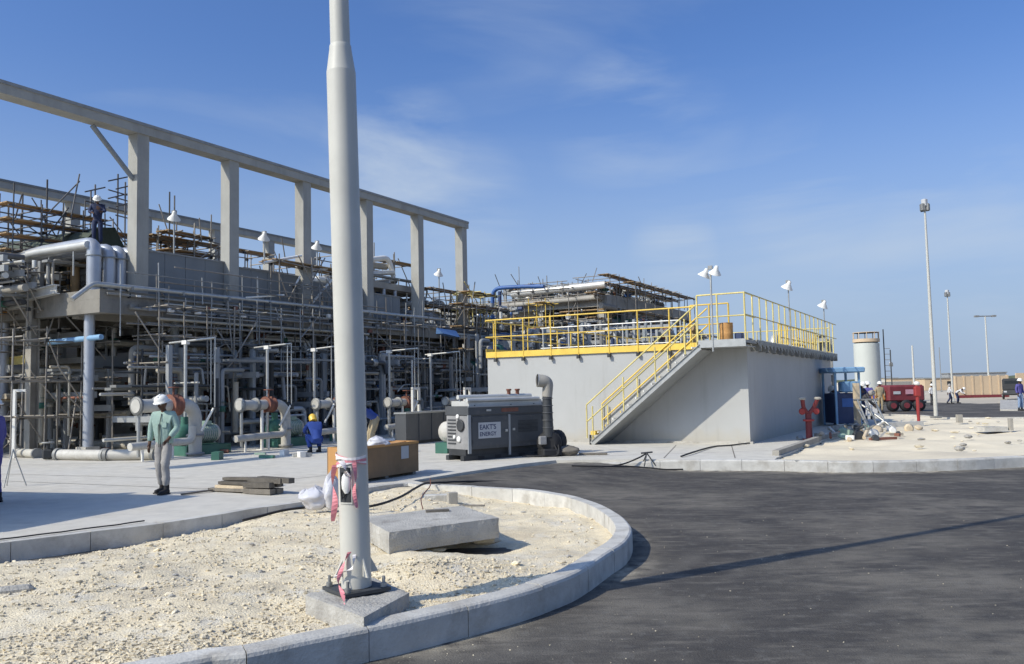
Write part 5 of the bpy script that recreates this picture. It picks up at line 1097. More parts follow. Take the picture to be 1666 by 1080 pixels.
mb = MB(); mb.tube(bend([PB(586, 424, 25.6), PB(632, 419, 25.6), PB(640, 450, 25.6)], .4), .13, 12); t.part('pipe_run', mb, M['white'])
mb = MB(); mb.tube([PB(588, 446, 25.5), PB(640, 443, 25.5)], .12, 12); t.part('pipe_run', mb, M['clad'])
mb = MB(); mb.tube([PB(595, 430, 25.9), PB(628, 434, 25.9)], .16, 12); t.part('pipe_run', mb, M['concd'])
flood('white floodlight behind the first gantry column', tuple(PB(283, 420, 27.0)), PB(283, 352, 27).z - PB(283, 420, 27).z, R(150))
flood('white floodlight between the second and third gantry columns', tuple(PB(430, 430, 26.0)), PB(430, 385, 26).z - PB(430, 430, 26).z, R(150))
flood('white floodlight just left of the lamp post', tuple(PB(516, 440, 26.0)), PB(516, 400, 26).z - PB(516, 440, 26).z, R(150))
flood('white floodlight between the last two gantry columns', tuple(PB(715, 500, 25)), PB(715, 444, 25).z - PB(715, 500, 25).z, R(150))
for i, x in enumerate((278, 322, 396, 455, 507)):
    p = PB(x, 505 + (x - 278) * .075, 23.7); t = T('floodlight', ['first', 'second', 'third', 'fourth', 'fifth'][i] + ' small bulkhead lamp from the left on the deck edge', 'floodlight', p, 'G', 'bulkhead lamps along the deck edge')
    mb = MB(); mb.cbox(p, (.22, .12, .13), bev=.02); t.part('lamp_head', mb, M['white']); t.rod('bracket', p + Vector((0, .25, .2)), p + Vector((0, 0, .05)), .02, M['galvd'])
rs = random.Random(31)
for i in range(26):    # little stub poles and clamps along the edge
    a = 17.6 + i * .72; 
    if rs.random() < .6:
        if i == 0 or 'EDGE' not in globals(): EDGE = T('edge_protection', 'thin tubes and clamps fixed along the raised deck edge', 'edge rail', (17.6, 23.9, 4.6), 'G')
        EDGE.rod('tube', (a, 23.82, 4.2 + rs.uniform(-.6, .3)), (a + rs.uniform(-.05, .05), 23.82, 5.5 + rs.uniform(0, .7)), .02, M[rs.choice(['galv', 'scaff', 'galvd'])])
for z_, b_, r_, m_, a_ in ((4.62, 23.9, .05, 'galvd', 33), (4.52, 23.78, .03, 'galv', 24), (4.86, 23.93, .03, 'dull', 36), (4.34, 23.85, .055, 'beige', 30), (4.2, 24.1, .04, 'galvd', 36), (4.1, 23.7, .028, 'scaff', 28), (5.55, 23.75, .026, 'scaff', 31), (6.1, 23.72, .024, 'scaff', 27)):
    EDGE.rod('tube', (18.2 + random.uniform(-.5, 1.5), b_, z_), (a_, b_, z_ + random.uniform(-.03, .05)), r_, M[m_], 8)
for k in range(46):
    a = 17.6 + k * .36 + rs.uniform(-.1, .1); z_ = rs.uniform(4.1, 5.3)
    if rs.random() < .55: EDGE.rod('hanger', (a, 23.82, z_), (a + rs.uniform(-.04, .04), 23.82, z_ + rs.uniform(.3, 1.1)), rs.choice([.012, .018, .024]), M[rs.choice(['galv', 'scaff', 'galvd', 'dark'])])
    else: EDGE.blk('clamp', (a, 23.86, z_), (rs.uniform(.08, .22), .1, rs.uniform(.06, .16)), M[rs.choice(['galvd', 'dark', 'beige', 'white', 'steelg', 'rust'])])
EDGE.rod('tube', (17.8, 23.8, 5.75), (29, 23.8, 5.75), .018, M['galvd'])
person('person in navy coverall and white helmet on the scaffold above the ducts', (PB(158, 400, 27.0).x, 27.0, PB(158, 400, 27).z), R(200), WORK, C('cnavy'), C('cnavy'), 'white', frame='G')

# ------------------------------------------------------------------ pump row
PR = 20.61; PA_ = [17.77, 21.51, 24.99, 29.09, 33.14]; RR = [.19, .16, .15, .15, .15]
ordn = ['first', 'second', 'third', 'fourth', 'fifth']
def valve(t, c_, r_, axis, m=M['rust']):
    mt = Matrix.Rotation(R(90), 4, 'Y' if axis == 'a' else 'X')
    mb = MB(); mb.lathe(c_, [(r_ * 1.5, -.16), (r_ * 1.5, -.12), (r_ * 1.1, -.11), (r_ * 1.35, 0), (r_ * 1.1, .11), (r_ * 1.5, .12), (r_ * 1.5, .16)], 14, mt); v = t.part('valve', mb, m)
    mb = MB(); mb.tube([Vector(c_), Vector(c_) + Vector((0, 0, r_ + .32))], .03, 8); mb.lathe(Vector(c_) + Vector((0, 0, r_ + .30)), [(.13, -.015), (.16, -.015), (.16, .015), (.13, .015), (.13, -.015)], 14); t.part('handwheel', mb, m, parent=v)
for i, a in enumerate(PA_):
    r_ = RR[i]; zz = [1.52, 1.45, 1.40, 1.36, 1.32][i]
    t = T('discharge_pipe', ordn[i] + ' from the left of the white elbow pipes beside the pumps', 'pipe', (a, PR, 0), 'G', 'white elbow pipes of the pump row')
    mb = MB(); mb.tube(bend([(a - 2.05, PR, zz), (a, PR, zz), (a, PR, .0)], .5, 8), r_, 18); t.part('pipe_run', mb, M['dull'])
    for p_, ax in (((a - 2.0, PR, zz), 'Y'), ((a - 1.35, PR, zz), 'Y'), ((a, PR, .62), None), ((a, PR, .08), None)):
        mb = MB(); mb.lathe(p_, [(r_, -.03), (r_ + .07, -.03), (r_ + .07, .03), (r_, .03)], 16, Matrix.Rotation(R(90), 4, 'Y') if ax else None); t.part('flange', mb, M['galvd'])
    valve(t, (a - .78, PR, zz), r_ * 1.1, 'a')
    mb = MB(); mb.tube([(a - 1.1, PR - .02, .0), (a - 1.1, PR - .02, zz - r_)], .05, 10); mb.cbox((a - 1.1, PR - .02, .01), (.25, .25, .02)); t.part('support', mb, M['white'])
    mb = MB(); mb.tube([(a - 1.9, PR + .05, .12), (a - 1.9, PR + .05, zz - r_)], .05, 10); t.part('support', mb, M['galv'])
    t = T('suction_pipe', ordn[i] + ' from the left of the low white pipes at pump level', 'pipe', (a - 1, PR, .45), 'G', 'low white suction pipes of the pump row')
    mb = MB(); mb.tube(bend([(a - 2.3, PR - .12, .42), (a - 1.0, PR - .12, .46), (a - .22, PR - .12, .46), (a - .2, PR - .12, .9)], .25), [.09] * 2 + [.12] * 50 if False else .11, 14); t.part('pipe_run', mb, M['dull'])
    for q_ in (-1.9, -.9): t.rod('support', (a + q_, PR - .12, 0), (a + q_, PR - .12, .4), .035, M['white'])
    t = T('pump_skid', ordn[i] + ' green pump set from the left behind the elbow pipes', 'pump', (a, PR + .6, 0), 'G', 'green pump sets in a row')
    c_ = a + .55
    mb = MB(); mb.box(c_ - .6, c_ + 1.1, PR + .3, PR + 1.1, 0, .28); t.part('base_frame', mb, M['green'])
    mb = MB(); mb.lathe((c_ + .45, PR + .7, .62), [(.10, -.5), (.24, -.45), (.27, -.2), (.27, .35), (.2, .42), (.1, .5)], 16, Matrix.Rotation(R(90), 4, 'Y')); t.part('motor', mb, M['dull'])
    for k in range(7): mb = MB(); mb.lathe((c_ + .2 + k * .08, PR + .7, .62), [(.27, -.01), (.295, -.01), (.295, .01), (.27, .01)], 14, Matrix.Rotation(R(90), 4, 'Y')); t.part('cooling_fin', mb, M['mint'])
    mb = MB(); mb.lathe((c_ - .35, PR + .7, .62), [(.1, -.22), (.3, -.15), (.34, 0), (.3, .15), (.1, .22)], 16, Matrix.Rotation(R(90), 4, 'X')); mb.tube([(c_ - .35, PR + .7, .8), (c_ - .35, PR + .7, 1.15)], .11, 12); t.part('pump_casing', mb, M['green'])
    mb = MB(); mb.box(c_ + .3, c_ + .55, PR + .55, PR + .85, .88, 1.0); t.part('terminal_box', mb, M['mint'])
# jib cranes over the pumps
for i, (x, ytop, xl, xr) in enumerate([(302, 558, 276, 350), (435, 566, 414, 474), (633, 573, 618, 680), (700, 578, 692, 748), (511, 570, 500, 545)]):
    p = PB(x, ytop, 21.3); t = T('jib_crane', ['tall white lifting davit over the leftmost pump', 'lifting davit over the second pump with slack chain', 'lifting davit right of the lamp post', 'lifting davit beside the grey tank box', 'lifting davit half hidden by the lamp post'][i], 'davit', (p.x, 21.3, 0), 'G', 'lifting davits over the pump row')
    mb = MB(); mb.tube([(p.x, 21.3, 0), (p.x, 21.3, p.z)], .05, 10); t.part('post', mb, M['galv'])
    q0, q1 = PA(xl, ytop - 1, p.x), PA(xr, ytop - 4, p.x); t.rod('arm', (p.x, q0.y, p.z + .03), (p.x, q1.y, p.z + .10), .035, M['galv'], 8)
    t.blk('trolley', (p.x, 21.3, p.z + .02), (.14, .2, .12), M['white'])
    for dy in (0, .17): t.rod('chain', (p.x, q1.y + dy, p.z + .08), (p.x, q1.y + dy, 1.35 + dy), .018, M['galv'])
    t.rod('guide_tube', (p.x - .05, q1.y, 1.4), (p.x - .25, q1.y + .28, .75), .035, M['white']); t.blk('hook', (p.x, q1.y, 1.35), (.08, .12, .16), M['dark'])
for i, x in enumerate((672, 757)):
    lab = ['white inverted L frame left of the tank box', 'white inverted L frame behind the generator', 'pale square frame in the shade near the round column'][i]
    b_ = 20.0; p = PB(x, 700, b_); q_ = PB(x, 632, b_); t = T('goalpost_barrier', lab, 'frame', (p.x, b_, 0), 'G', 'white inverted L frames')
    t.bar('upright', (p.x, b_, 0), (p.x, b_, q_.z), .09, .09, M['white']); t.bar('upright', (p.x + .42, b_, .6), (p.x + .42, b_, q_.z), .09, .09, M['white']); t.bar('head_bar', (p.x - .045, b_, q_.z), (p.x + .465, b_, q_.z), .09, .09, M['white'])
A_, B_ = w2g(Z(660, 735)), w2g(Z(735, 733)); b_ = 17.2; p0, p1 = PB(661, 730, b_), PB(742, 730, b_)
t = T('tank_box', 'dark grey rectangular tank box between pumps and generator', 'tank', (p0.x, b_, 0), 'G')
mb = MB(); mb.box(p0.x, p1.x, b_, b_ + .45, .1, 1.02); t.part('body', mb, M['gen']); mb = MB(); mb.box(p0.x - .03, p1.x + .03, b_ - .03, b_ + .48, 1.021, 1.08); t.part('lid', mb, M['galv']); 
for k in range(1, 4): mb = MB(); xx = p0.x + (p1.x - p0.x) * k / 4; mb.box(xx - .03, xx + .03, b_ - .025, b_ - .001, .1, 1.02); t.part('rib', mb, M['gen'])
mb = MB(); mb.box(p0.x + .1, p1.x - .1, b_ + .05, b_ + .4, 0, .099); t.part('skid', mb, M['dark'])
p = w2g(Z(742, 738)); t = T('pressure_vessel', 'round pale vessel end showing left of the generator', 'vessel', (p.x, p.y + .6, 0), 'G')
mb = MB(); mb.lathe((p.x + .15, p.y + .4, .60), [(1e-4, -.10), (.12, -.09), (.20, -.05), (.235, 0), (.30, .01), (.30, .05), (.235, .06), (.235, .7), (.15, .85), (1e-4, .9)], 18, Matrix.Rotation(R(90), 4, 'Y')); t.part('shell', mb, M['dull']); mb = MB(); mb.box(p.x, p.x + .9, p.y + .3, p.y + .7, 0, .3); t.part('cradle', mb, M['green'])
# pipes lying on the pad
def lay(label, p, q_, r_, m='dull', collar=True):
    t = T('pipe', label, 'pipe', (p + q_) / 2, 'W', 'white pipes lying on the pad'); mb = MB(); z = Vector((0, 0, r_ + .002)); mb.tube([p + z, q_ + z], r_, 16); t.part('pipe_run', mb, M[m])
    if collar:
        for e in (p, q_): d = (q_ - p).normalized() * .05; mb = MB(); mb.tube([e + z - d, e + z + d], r_ * 1.28, 16); t.part('flange', mb, M['galvd'])
lay('white flanged pipe lying on the pad left of the walking man', Z(95, 748), Z(170, 749), .15)
lay('white pipe lying on the pad directly behind the walking man', Z(174, 749), Z(250, 748), .15)
lay('thinner white pipe lying behind the flanged one', Z(130, 727), Z(235, 731), .14)
lay('short pale pipe at the foot of the H-section column', Z(28, 743), Z(60, 745), .13)
lay('short pale pipe lying near the fourth pump', Z(600, 724), Z(655, 722), .10, 'clad', False)
p = Z(78, 748); t = T('valve_body', 'dark valve body on the pad beside the flanged pipe', 'valve', p); mb = MB(); mb.cbox(p + Vector((0, 0, .17)), (.3, .3, .3), .4, bev=.05); mb.tube([p + Vector((0, 0, .3)), p + Vector((0, 0, .5))], .05, 8); t.part('body', mb, M['dark']); mb = MB(); mb.lathe(p + Vector((0, 0, .5)), [(.16, -.02), (.19, 0), (.16, .02)], 12); t.part('handwheel', mb, M['galvd'])
p = Z(22, 745); t = T('sign_post', 'white portal frame post at the far left of the pad', 'post', p)
zt_ = 2.05; t.bar('upright', p, p + Vector((0, 0, zt_)), .09, .09, M['white']); t.bar('head_bar', p + Vector((-.04, 0, zt_)), p + Vector((.32, .05, zt_)), .09, .08, M['white']); t.rod('cross_rail', p + Vector((-.9, 0, 1.25)), p + Vector((0, 0, 1.27)), .025, M['galv'])
p = Z(20, 791); t = T('tripod_stand', 'thin grey survey tripod on the pad at the left edge', 'tripod', p)
for k in range(3): a = k * 2.1 + .4; t.rod('leg', p + Vector((.25 * math.cos(a), .25 * math.sin(a), 0)), p + Vector((0, 0, .75)), .012, M['galv'])
# little clutter on the pad near the pumps
rs = random.Random(12)
lab2 = ['pale timber block', 'grey pipe offcut', 'dark bucket', 'folded cloth', 'short plank', 'white bucket', 'rusty bracket', 'concrete spacer']
for k in range(22):
    x = rs.choice([rs.uniform(150, 300), rs.uniform(300, 540), rs.uniform(585, 660)]); y = rs.uniform(736, 748) if x > 300 else rs.uniform(722, 740); p = Z(x, y); q_ = rs.choice([0, 1, 2, 3])
    if k == 0: CL = T('clutter_heap', 'scattered small offcuts and fittings on the pad beside the pumps', 'clutter', p)
    m_ = M[rs.choice(['timberl', 'galv', 'rust', 'white', 'dark', 'concd', 'green', 'mint'])]; s_ = rs.uniform(.08, .22)
    mb = MB()
    if q_ == 0: mb.cbox(p + Vector((0, 0, s_ / 2)), (s_ * 2, s_, s_), rs.uniform(0, 3))
    elif q_ == 1: mb.lathe(p, [(s_ * .7, 0), (s_ * .8, s_ * 1.6)], 10)
    elif q_ == 2: mb.tube([p + Vector((0, 0, .06)), p + Vector((rs.uniform(-.6, .6), rs.uniform(-.2, .2), .06))], .055, 8)
    else: mb.cbox(p + Vector((0, 0, s_ / 4)), (s_ * 3, s_ * .7, s_ / 2), rs.uniform(0, 3))
    CL.part('offcut', mb, m_)

# ------------------------------------------------------------------ shaded pipework under and behind the deck
def pipework(label, box, n, seed, group, cols=('galvd', 'steelg', 'beige', 'clad', 'concd', 'galvd', 'dark', 'rust', 'beige', 'galv'), rmax=.14, posts=6, trays=4, bright=.2):
    n = int(n * 1.3)
    a0_, a1_, b0_, b1_, z0_, z1_ = box; rs = random.Random(seed); t = T('pipework', label, 'pipework', (a0_, b0_, z0_), 'G', group)
    for k in range(posts): a, b_ = rs.uniform(a0_, a1_), rs.uniform(b0_, b1_); t.bar('post', (a, b_, z0_), (a, b_, z1_), .14, .14, M[rs.choice(['steelg', 'galvd', 'steelb'])])
    for k in range(trays):
        z, b_ = rs.uniform(z0_ + .5, z1_), rs.uniform(b0_, b1_); t.bar('cable_tray', (a0_ - .3, b_, z), (a1_ + .3, b_, z), .3, .08, M[rs.choice(['galvd', 'galv'])])
        a = rs.uniform(a0_, a1_); z = rs.uniform(z0_ + .5, z1_); t.bar('beam', (a, b0_, z), (a, b1_, z), .14, .2, M['steelg'])
    for k in range(n):
        r_ = rs.choice([.03, .04, .05, .07, .1, rmax]); a, b_, z = rs.uniform(a0_, a1_), rs.uniform(b0_, b1_), rs.uniform(z0_ + .2, z1_)
        m_ = M['clad'] if rs.random() < bright else M[rs.choice(cols)]; L_ = rs.uniform(.8, 3.4); d = rs.choice(['a', 'a', 'b', 'z', 'z'])
        if d == 'a': pts = [(a - L_ / 2, b_, z), (a + L_ / 2, b_, z)]
        elif d == 'b': pts = [(a, max(b0_ - .3, b_ - L_ / 2), z), (a, min(b1_, b_ + L_ / 2), z)]
        else: pts = [(a, b_, max(z0_, z - L_ / 2)), (a, b_, min(z1_, z + L_ / 2))]
        if rs.random() < .5:
            e = Vector(pts[-1]); o_ = {'a': (0, rs.choice([-1, 1]) * .1, -rs.uniform(.4, 1.2)), 'b': (rs.uniform(-1, 1), 0, -.3), 'z': (rs.uniform(.3, 1.2) * rs.choice([-1, 1]), 0, 0)}[d]; e2 = e + Vector(o_)
            e2.z = max(e2.z, z0_ + .05); mb = MB(); mb.tube(bend([pts[0], pts[1], e2], max(.12, r_ * 2), 4), r_, 8); t.part('pipe', mb, m_)
        else: t.rod('pipe', pts[0], pts[1], r_, m_, 8)
        if rs.random() < .35:
            c_ = (Vector(pts[0]) + Vector(pts[1])) / 2; mb = MB(); mb.lathe(c_, [(r_ * 1.2, -.1), (r_ * 1.8, -.09), (r_ * 1.3, 0), (r_ * 1.8, .09), (r_ * 1.2, .1)], 8, Matrix.Rotation(R(90), 4, 'Y') if d == 'a' else None); mb.lathe(c_ + Vector((0, -.05, r_ + .16)), [(.07, -.01), (.10, 0), (.07, .01)], 8); t.part('valve', mb, M[rs.choice(['rust', 'dark', 'green', 'blue', 'galv'])])
    return t
bays = [17.4, 20.9, 24.4, 27.9, 31.6, 35.2, 38.8, 42.4]; nm = ['leftmost', 'second', 'third', 'fourth', 'fifth', 'sixth', 'seventh', 'eighth']
for i, a in enumerate(bays):
    pipework('shaded pipework on the ground in the %s bay under the deck' % nm[i], (a, a + 3.4, 25.6, 29.5 if i else 33, 0, 2.8), 40 - i, 100 + i, 'ground level pipework under the deck')
    if i < 6: pipework('sunlit small-bore pipework standing before the %s bay of the deck' % nm[i], (a, a + 3.4, 22.3, 24.7, 0, 3.4), 26, 900 + i, 'sunlit pipework before the deck', ('beige', 'galvd', 'concd', 'galvd', 'steelg', 'dark', 'steelg', 'dark'), .07, 5, 2, .12)
    if i: pipework('shaded pipework hung under the slab in the %s bay of the deck' % nm[i], (a, a + 3.4, 24.8, 27.5, 3.25, 4.4), 22, 200 + i, 'pipework hung under the deck slab', rmax=.1, posts=2, trays=2)
    pipework('pipework on the mezzanine in the %s bay' % nm[i], (a, a + 3.4, 27.6, 33, 3.25, 4.4), 18, 300 + i, 'pipework on the mezzanine', posts=2)
pipework('dark pipework on top of the deck left of the ducts', (14.6, 17.3, 26.5, 34, 4.6, 6.3), 60, 411, 'pipework left of the deck', ('dark', 'galvd', 'steelg', 'concd', 'scaffd', 'scaffd', 'clad'), .12, 8, 4, .12)
pipework('colourful pipework beyond the scaffold at the far left', (14.8, 17.0, 30, 36, 0, 5.6), 44, 401, 'pipework left of the deck', ('blue', 'lblue', 'yellowl', 'clad', 'galvd', 'orange', 'dark', 'steelg'), .16, 8, 4, .2)
pipework('second stand of colourful pipework at the left edge', (12.0, 15.2, 29, 36, 0, 6.0), 40, 402, 'pipework left of the deck', ('blue', 'yellowl', 'clad', 'galvd', 'orange', 'dark', 'steelb'), .16, 8, 4, .2)
for i, (a, b_, z, c_, lab) in enumerate([(17.3, 28.4, 3.1, 'lblue', 'bright light blue pipe crossing behind the first round column'), (17.4, 27.4, 2.6, 'galv', 'grey pipe below the light blue one')]):
    t = T('pipe', lab, 'pipe', (a, b_, z), 'G'); mb = MB(); mb.tube([PA(80, 557 + 25 * i, a), PA(165, 548 + 25 * i, a)] if i == 0 else [(a, 29, z), (a, 26, z)], .09 if i == 0 else .05, 10); t.part('pipe_run', mb, M[c_])
for i, (x0, x1, y_, b_, m_) in enumerate([(0, 40, 512, 29, 'orange'), (355, 400, 534, 26.3, 'orange'), (380, 412, 537, 26.0, 'board'), (322, 400, 579, 27.0, 'galv')]):
    p, q_ = PB(x0, y_ - 3, b_), PB(x1, y_, b_); q_.z = p.z; t = T('scaffold_board', ['orange board under the beam at the left edge', 'orange board hung beneath the deck slab', 'brown board beside the orange one beneath the slab', 'bright grey edge strip along the mezzanine'][i], 'board', p, 'G'); t.bar('plank', p, q_, .3, .09 if i < 3 else .04, M[m_])
# pipework on the deck behind the parapet and right of it
for i, (a0_, a1_, b0_, b1_, z0_, z1_) in enumerate([(17.2, 21.5, 26.5, 30, DZ, 6.4), (21.5, 26, 28, 33, DZ, 7.3), (26.2, 31, 26.5, 32, DZ, 7.0), (31, 36, 25.2, 30, DZ, 7.4), (36, 41, 25, 30, DZ, 6.6), (41, 46, 25, 31, DZ, 6.8)]):
    pipework(['pipework on the deck behind the pale blue ducts', 'pipework on the deck behind the first bay of parapet', 'pipework on the deck behind the lamp post', 'pipework on the deck by the white elbow pipe', 'pipework on the deck near the last gantry column', 'pipework at the far end of the deck'][i], (a0_, a1_, b0_, b1_, z0_, z1_), 40, 500 + i, 'pipework on top of the deck', ('clad', 'galv', 'galvd', 'steelg', 'concd', 'dark', 'white', 'board'), .15, 5, 3, .25)
for i, (a0_, a1_, b0_, b1_, z0_, z1_) in enumerate([(36, 40, 20, 23.8, 0, 4.6), (40, 45, 18, 23.8, 0, 5.0), (44, 49, 16, 22, 0, 5.6)]):
    pipework(['dense pipework right of the davits below the deck end', 'dense pipework left of the basin', 'dense pipework behind the left end of the basin'][i], (a0_, a1_, b0_, b1_, z0_, z1_), 60, 600 + i, 'pipework left of the basin', ('galvd', 'steelg', 'dark', 'clad', 'concd', 'dark', 'purple' if False else 'navy'), .16, 9, 5, .15)

# ------------------------------------------------------------------ farther plant behind the basin
FA = 52; fb0 = PA(986, 452, FA).y
F2 = T('process_deck', 'second raised process deck crowned with scaffolding behind the basin', 'deck', (FA, fb0, 0), 'G')
GB(F2, 'deck_slab', M['concd'], FA, 70, fb0, fb0 + 12, 7.6, 7.95); GB(F2, 'edge_beam', M['concd'], FA + .01, 70, fb0 + .01, fb0 + .4, 7.15, 7.598); GB(F2, 'edge_beam', M['concd'], FA + .01, FA + .4, fb0 + .41, fb0 + 12, 7.15, 7.598)
GB(F2, 'lower_slab', M['concd'], FA + .5, 70, fb0 + .5, fb0 + 12, 4.3, 4.6)
for a in (FA + .4, 56, 60, 64, 68.5):
    for b_ in (fb0 + .5, fb0 + 5, fb0 + 11): GB(F2, 'column', M['column'], a - .2, a + .2, b_ - .2, b_ + .2, 0, 7.148)
t = T('pipe', 'pale insulated pipe along the top edge of the farther deck', 'pipe', (FA, fb0 + 5, 8.4), 'G')
mb = MB(); mb.tube([(FA - .1, fb0, 8.55), (FA - .1, fb0 + 7, 8.4)], .24, 12); t.part('pipe_run', mb, M['clad']); mb = MB(); mb.tube([(FA - .3, fb0 + .2, 7.7), (FA - .3, fb0 + 8, 7.6)], .16, 12); t.part('pipe_run', mb, M['concd'])
scaffold('scaffold with slanting rails on top of the farther deck', FA, 66, fb0 - .3, fb0 + 2, 7.95, 9.1, 9, 1, 2, 21, 'scaff', .25, True, extra=10)
scaffold('scaffold at the left end of the farther deck top', FA - .5, FA + 3, fb0 + 3, fb0 + 7.5, 7.95, 8.9, 2, 4, 2, 22, 'scaff', .6, False, extra=6)
scaffold('scaffold against the front of the farther deck', 53, 66, fb0 - 1.6, fb0 - .3, 3, 8.6, 7, 1, 3, 23, 'scaff', .3, True, extra=14)
scaffold('scaffold on the left face of the farther deck', FA - 1.6, FA - .3, fb0, fb0 + 10, 3, 7.8, 1, 5, 3, 24, 'scaff', .5, True, extra=14)
cl2 = ('clad', 'galvd', 'steelg', 'dark', 'concd', 'board', 'dark', 'scaff')
for i, (a0_, a1_, b0_, b1_, z0_, z1_) in enumerate([(FA, 58, fb0, fb0 + 4, 4.6, 7.2), (58, 66, fb0, fb0 + 4, 4.6, 7.2), (FA, 57, fb0 + 4, fb0 + 10, 4.6, 7.2), (FA, 57, fb0 + .5, fb0 + 8, 7.95, 8.8), (57, 66, fb0 + .5, fb0 + 5, 7.95, 8.7), (FA - 2.5, FA, fb0 - 3, fb0 + 10, 0, 5.4), (44.5, 50, 7.5, 12, 0, 4.2), (44.5, 50, 12, 17, 0, 4.9)]):
    pipework(['pipework in the front bay of the farther deck', 'pipework in the right bay of the farther deck', 'pipework in the left bay of the farther deck', 'pipework on the farther deck top', 'pipework on the right of the farther deck top', 'pipework at the foot of the farther deck', 'pipework behind the right half of the basin', 'pipework behind the middle of the basin'][i], (a0_, a1_, b0_, b1_, z0_, z1_), 52, 700 + i, 'pipework of the farther deck', cl2, .2, 7, 4, .28)
t = T('pipe', 'dark blue pipe arching left of the farther deck', 'pipe', (48, 28, 7), 'G')
mb = MB(); mb.tube(bend([PA(801, 500, 48), PA(802, 469, 48), PA(850, 466, 48), PA(885, 466, 48)], .7), .13, 10); t.part('pipe_run', mb, M['blue']); mb = MB(); mb.tube([PA(790, 505, 48), PA(850, 502, 48)], .13, 10); t.part('pipe_run', mb, M['navy']); mb = MB(); mb.tube([PA(813, 474, 48), PA(813, 503, 48)], .12, 10); t.part('support', mb, M['navy'])
scaffold('yellow access tower left of the farther deck', 48.5, 49.5, 24.4, 25.6, 2.5, 7.2, 1, 1, 3, 25, 'yellow', .4, True, extra=6)
pipework('bright pipework beyond the last gantry column', (44, 50, 27, 34, 4.4, 6.9), 60, 800, 'pipework beyond the gantry', ('clad', 'yellowl', 'white', 'galvd', 'board', 'dark'), .14, 6, 4, .35)
pipework('low dark pipework between the gantry and the farther deck', (44, 50, 20, 27, 0, 5.2), 70, 801, 'pipework beyond the gantry', cl2, .18, 9, 5, .15)
t = T('tarpaulin_cover', 'blue tarpaulin sheet hung over pipework left of the basin', 'tarpaulin', (37, 21, 4), 'G'); mb = MB(); P0 = PB(705, 533, 22); mb.add([PB(710, 533, 22), PB(742, 538, 22), PB(740, 549, 22) + Vector((0, -.3, 0)), PB(709, 543, 22) + Vector((0, -.4, 0))] + [PB(710, 533, 22.1), PB(742, 538, 22.1), PB(740, 549, 22.1), PB(709, 543, 22.1)], [(0, 1, 2, 3), (7, 6, 5, 4), (0, 4, 5, 1), (3, 2, 6, 7), (0, 3, 7, 4), (1, 5, 6, 2)]); t.part('sheet', mb, M['tarb'])

# ------------------------------------------------------------------ people on the pad
person('person in pale green jacket and white helmet walking across the pad', Z(266, 803), R(170), pose(kL=(-.09, .10, .53), aL=(-.09, .05, .09), kR=(.08, .02, .50), aR=(.09, -.10, .10), eL=(-.26, -.02, 1.17), wL=(-.20, .17, 1.0), eR=(.26, -.02, 1.16), wR=(.27, .02, .90), hea=(.01, .05, 1.62)), C('mint'), C('grey'), 'white', sc=1.0, levels=2, loose=1.12)
person('person in purple coverall cut off by the left edge of the picture', Z(-9, 818) , R(100), STAND, C('purple'), C('purple'), 'white', levels=2)
person('person in bright blue coverall squatting by the second pump', Z(513, 736), R(30), CROUCH, C('cblue'), C('cblue'), 'cloth', sc=1.05, levels=2, hatm='hat yellow')
person('person in blue shirt with yellow helmet bending behind the crate', Z(604, 738), R(120), BEND, C('cblue'), C('khaki'), 'white', sc=1.1, levels=2, hatm='hat yellow')

# ------------------------------------------------------------------ right side
p = Z(1317, 716); t = T('fire_monitor', 'dark red fire hydrant monitor standing beside the basin wall', 'hydrant', p)
mb = MB(); mb.tube([p, p + Vector((0, 0, .82))], [.10, .095], 14); t.part('barrel', mb, M['redd']); mb = MB(); mb.lathe(p, [(.2, 0), (.2, .04), (.13, .05)], 14); t.part('flange', mb, M['redd']); mb = MB(); mb.lathe(p + Vector((0, 0, .62)), [(.12, -.03), (.17, -.03), (.17, .03), (.12, .03)], 14); t.part('flange', mb, M['red'])
for s_ in (-1, 1):
    mb = MB(); mb.tube(bend([p + Vector((0, 0, .8)), p + Vector((.16 * s_, -.05, 1.0)), p + Vector((.24 * s_, -.22, 1.3))], .1), [.065] * 9, 10); n_ = t.part('nozzle', mb, M['redd'])
    mb = MB(); mb.lathe(p + Vector((.24 * s_, -.22, 1.3)), [(.09, -.04), (.12, 0), (.09, .04)], 10); t.part('nozzle_cap', mb, M['stoneg'], parent=n_)
    mb = MB(); mb.lathe(p + Vector((.22 * s_, -.1, .9)), [(.08, -.015), (.11, 0), (.08, .015)], 10, Matrix.Rotation(R(90), 4, 'X')); t.part('handwheel', mb, M['red'])
# blue skid with canopy
p = Z(1374, 692); t = T('equipment_skid', 'blue equipment skid under a light blue canopy beyond the basin', 'equipment', p)
for dx in (-.65, .65):
    for dy in (-.5, .9): t.bar('post', p + Vector((dx * .75, dy, 0)), p + Vector((dx * .75, dy, 2.2)), .08, .08, M['lblue'])
mb = MB(); mb.cbox(p + Vector((0, .2, .72)), (.95, 1.4, 1.25), bev=.03); t.part('cabinet', mb, M['navy']); mb = MB(); mb.cbox(p + Vector((0, .2, 2.3)), (1.35, 1.9, .22), bev=.04); t.part('canopy', mb, M['lblue']); mb = MB(); mb.cbox(p + Vector((.1, -.35, 1.6)), (.7, .5, .45), bev=.05); t.part('motor_cover', mb, M['lblue'])
mb = MB(); mb.cbox(p + Vector((0, -.51, .95)), (.5, .012, .35)); t.part('door_panel', mb, M['blue'])
p = Z(1396, 640 + 56); t = T('timber_prop', 'tall yellow timber upright with slanting stays beside the workers', 'prop', p)
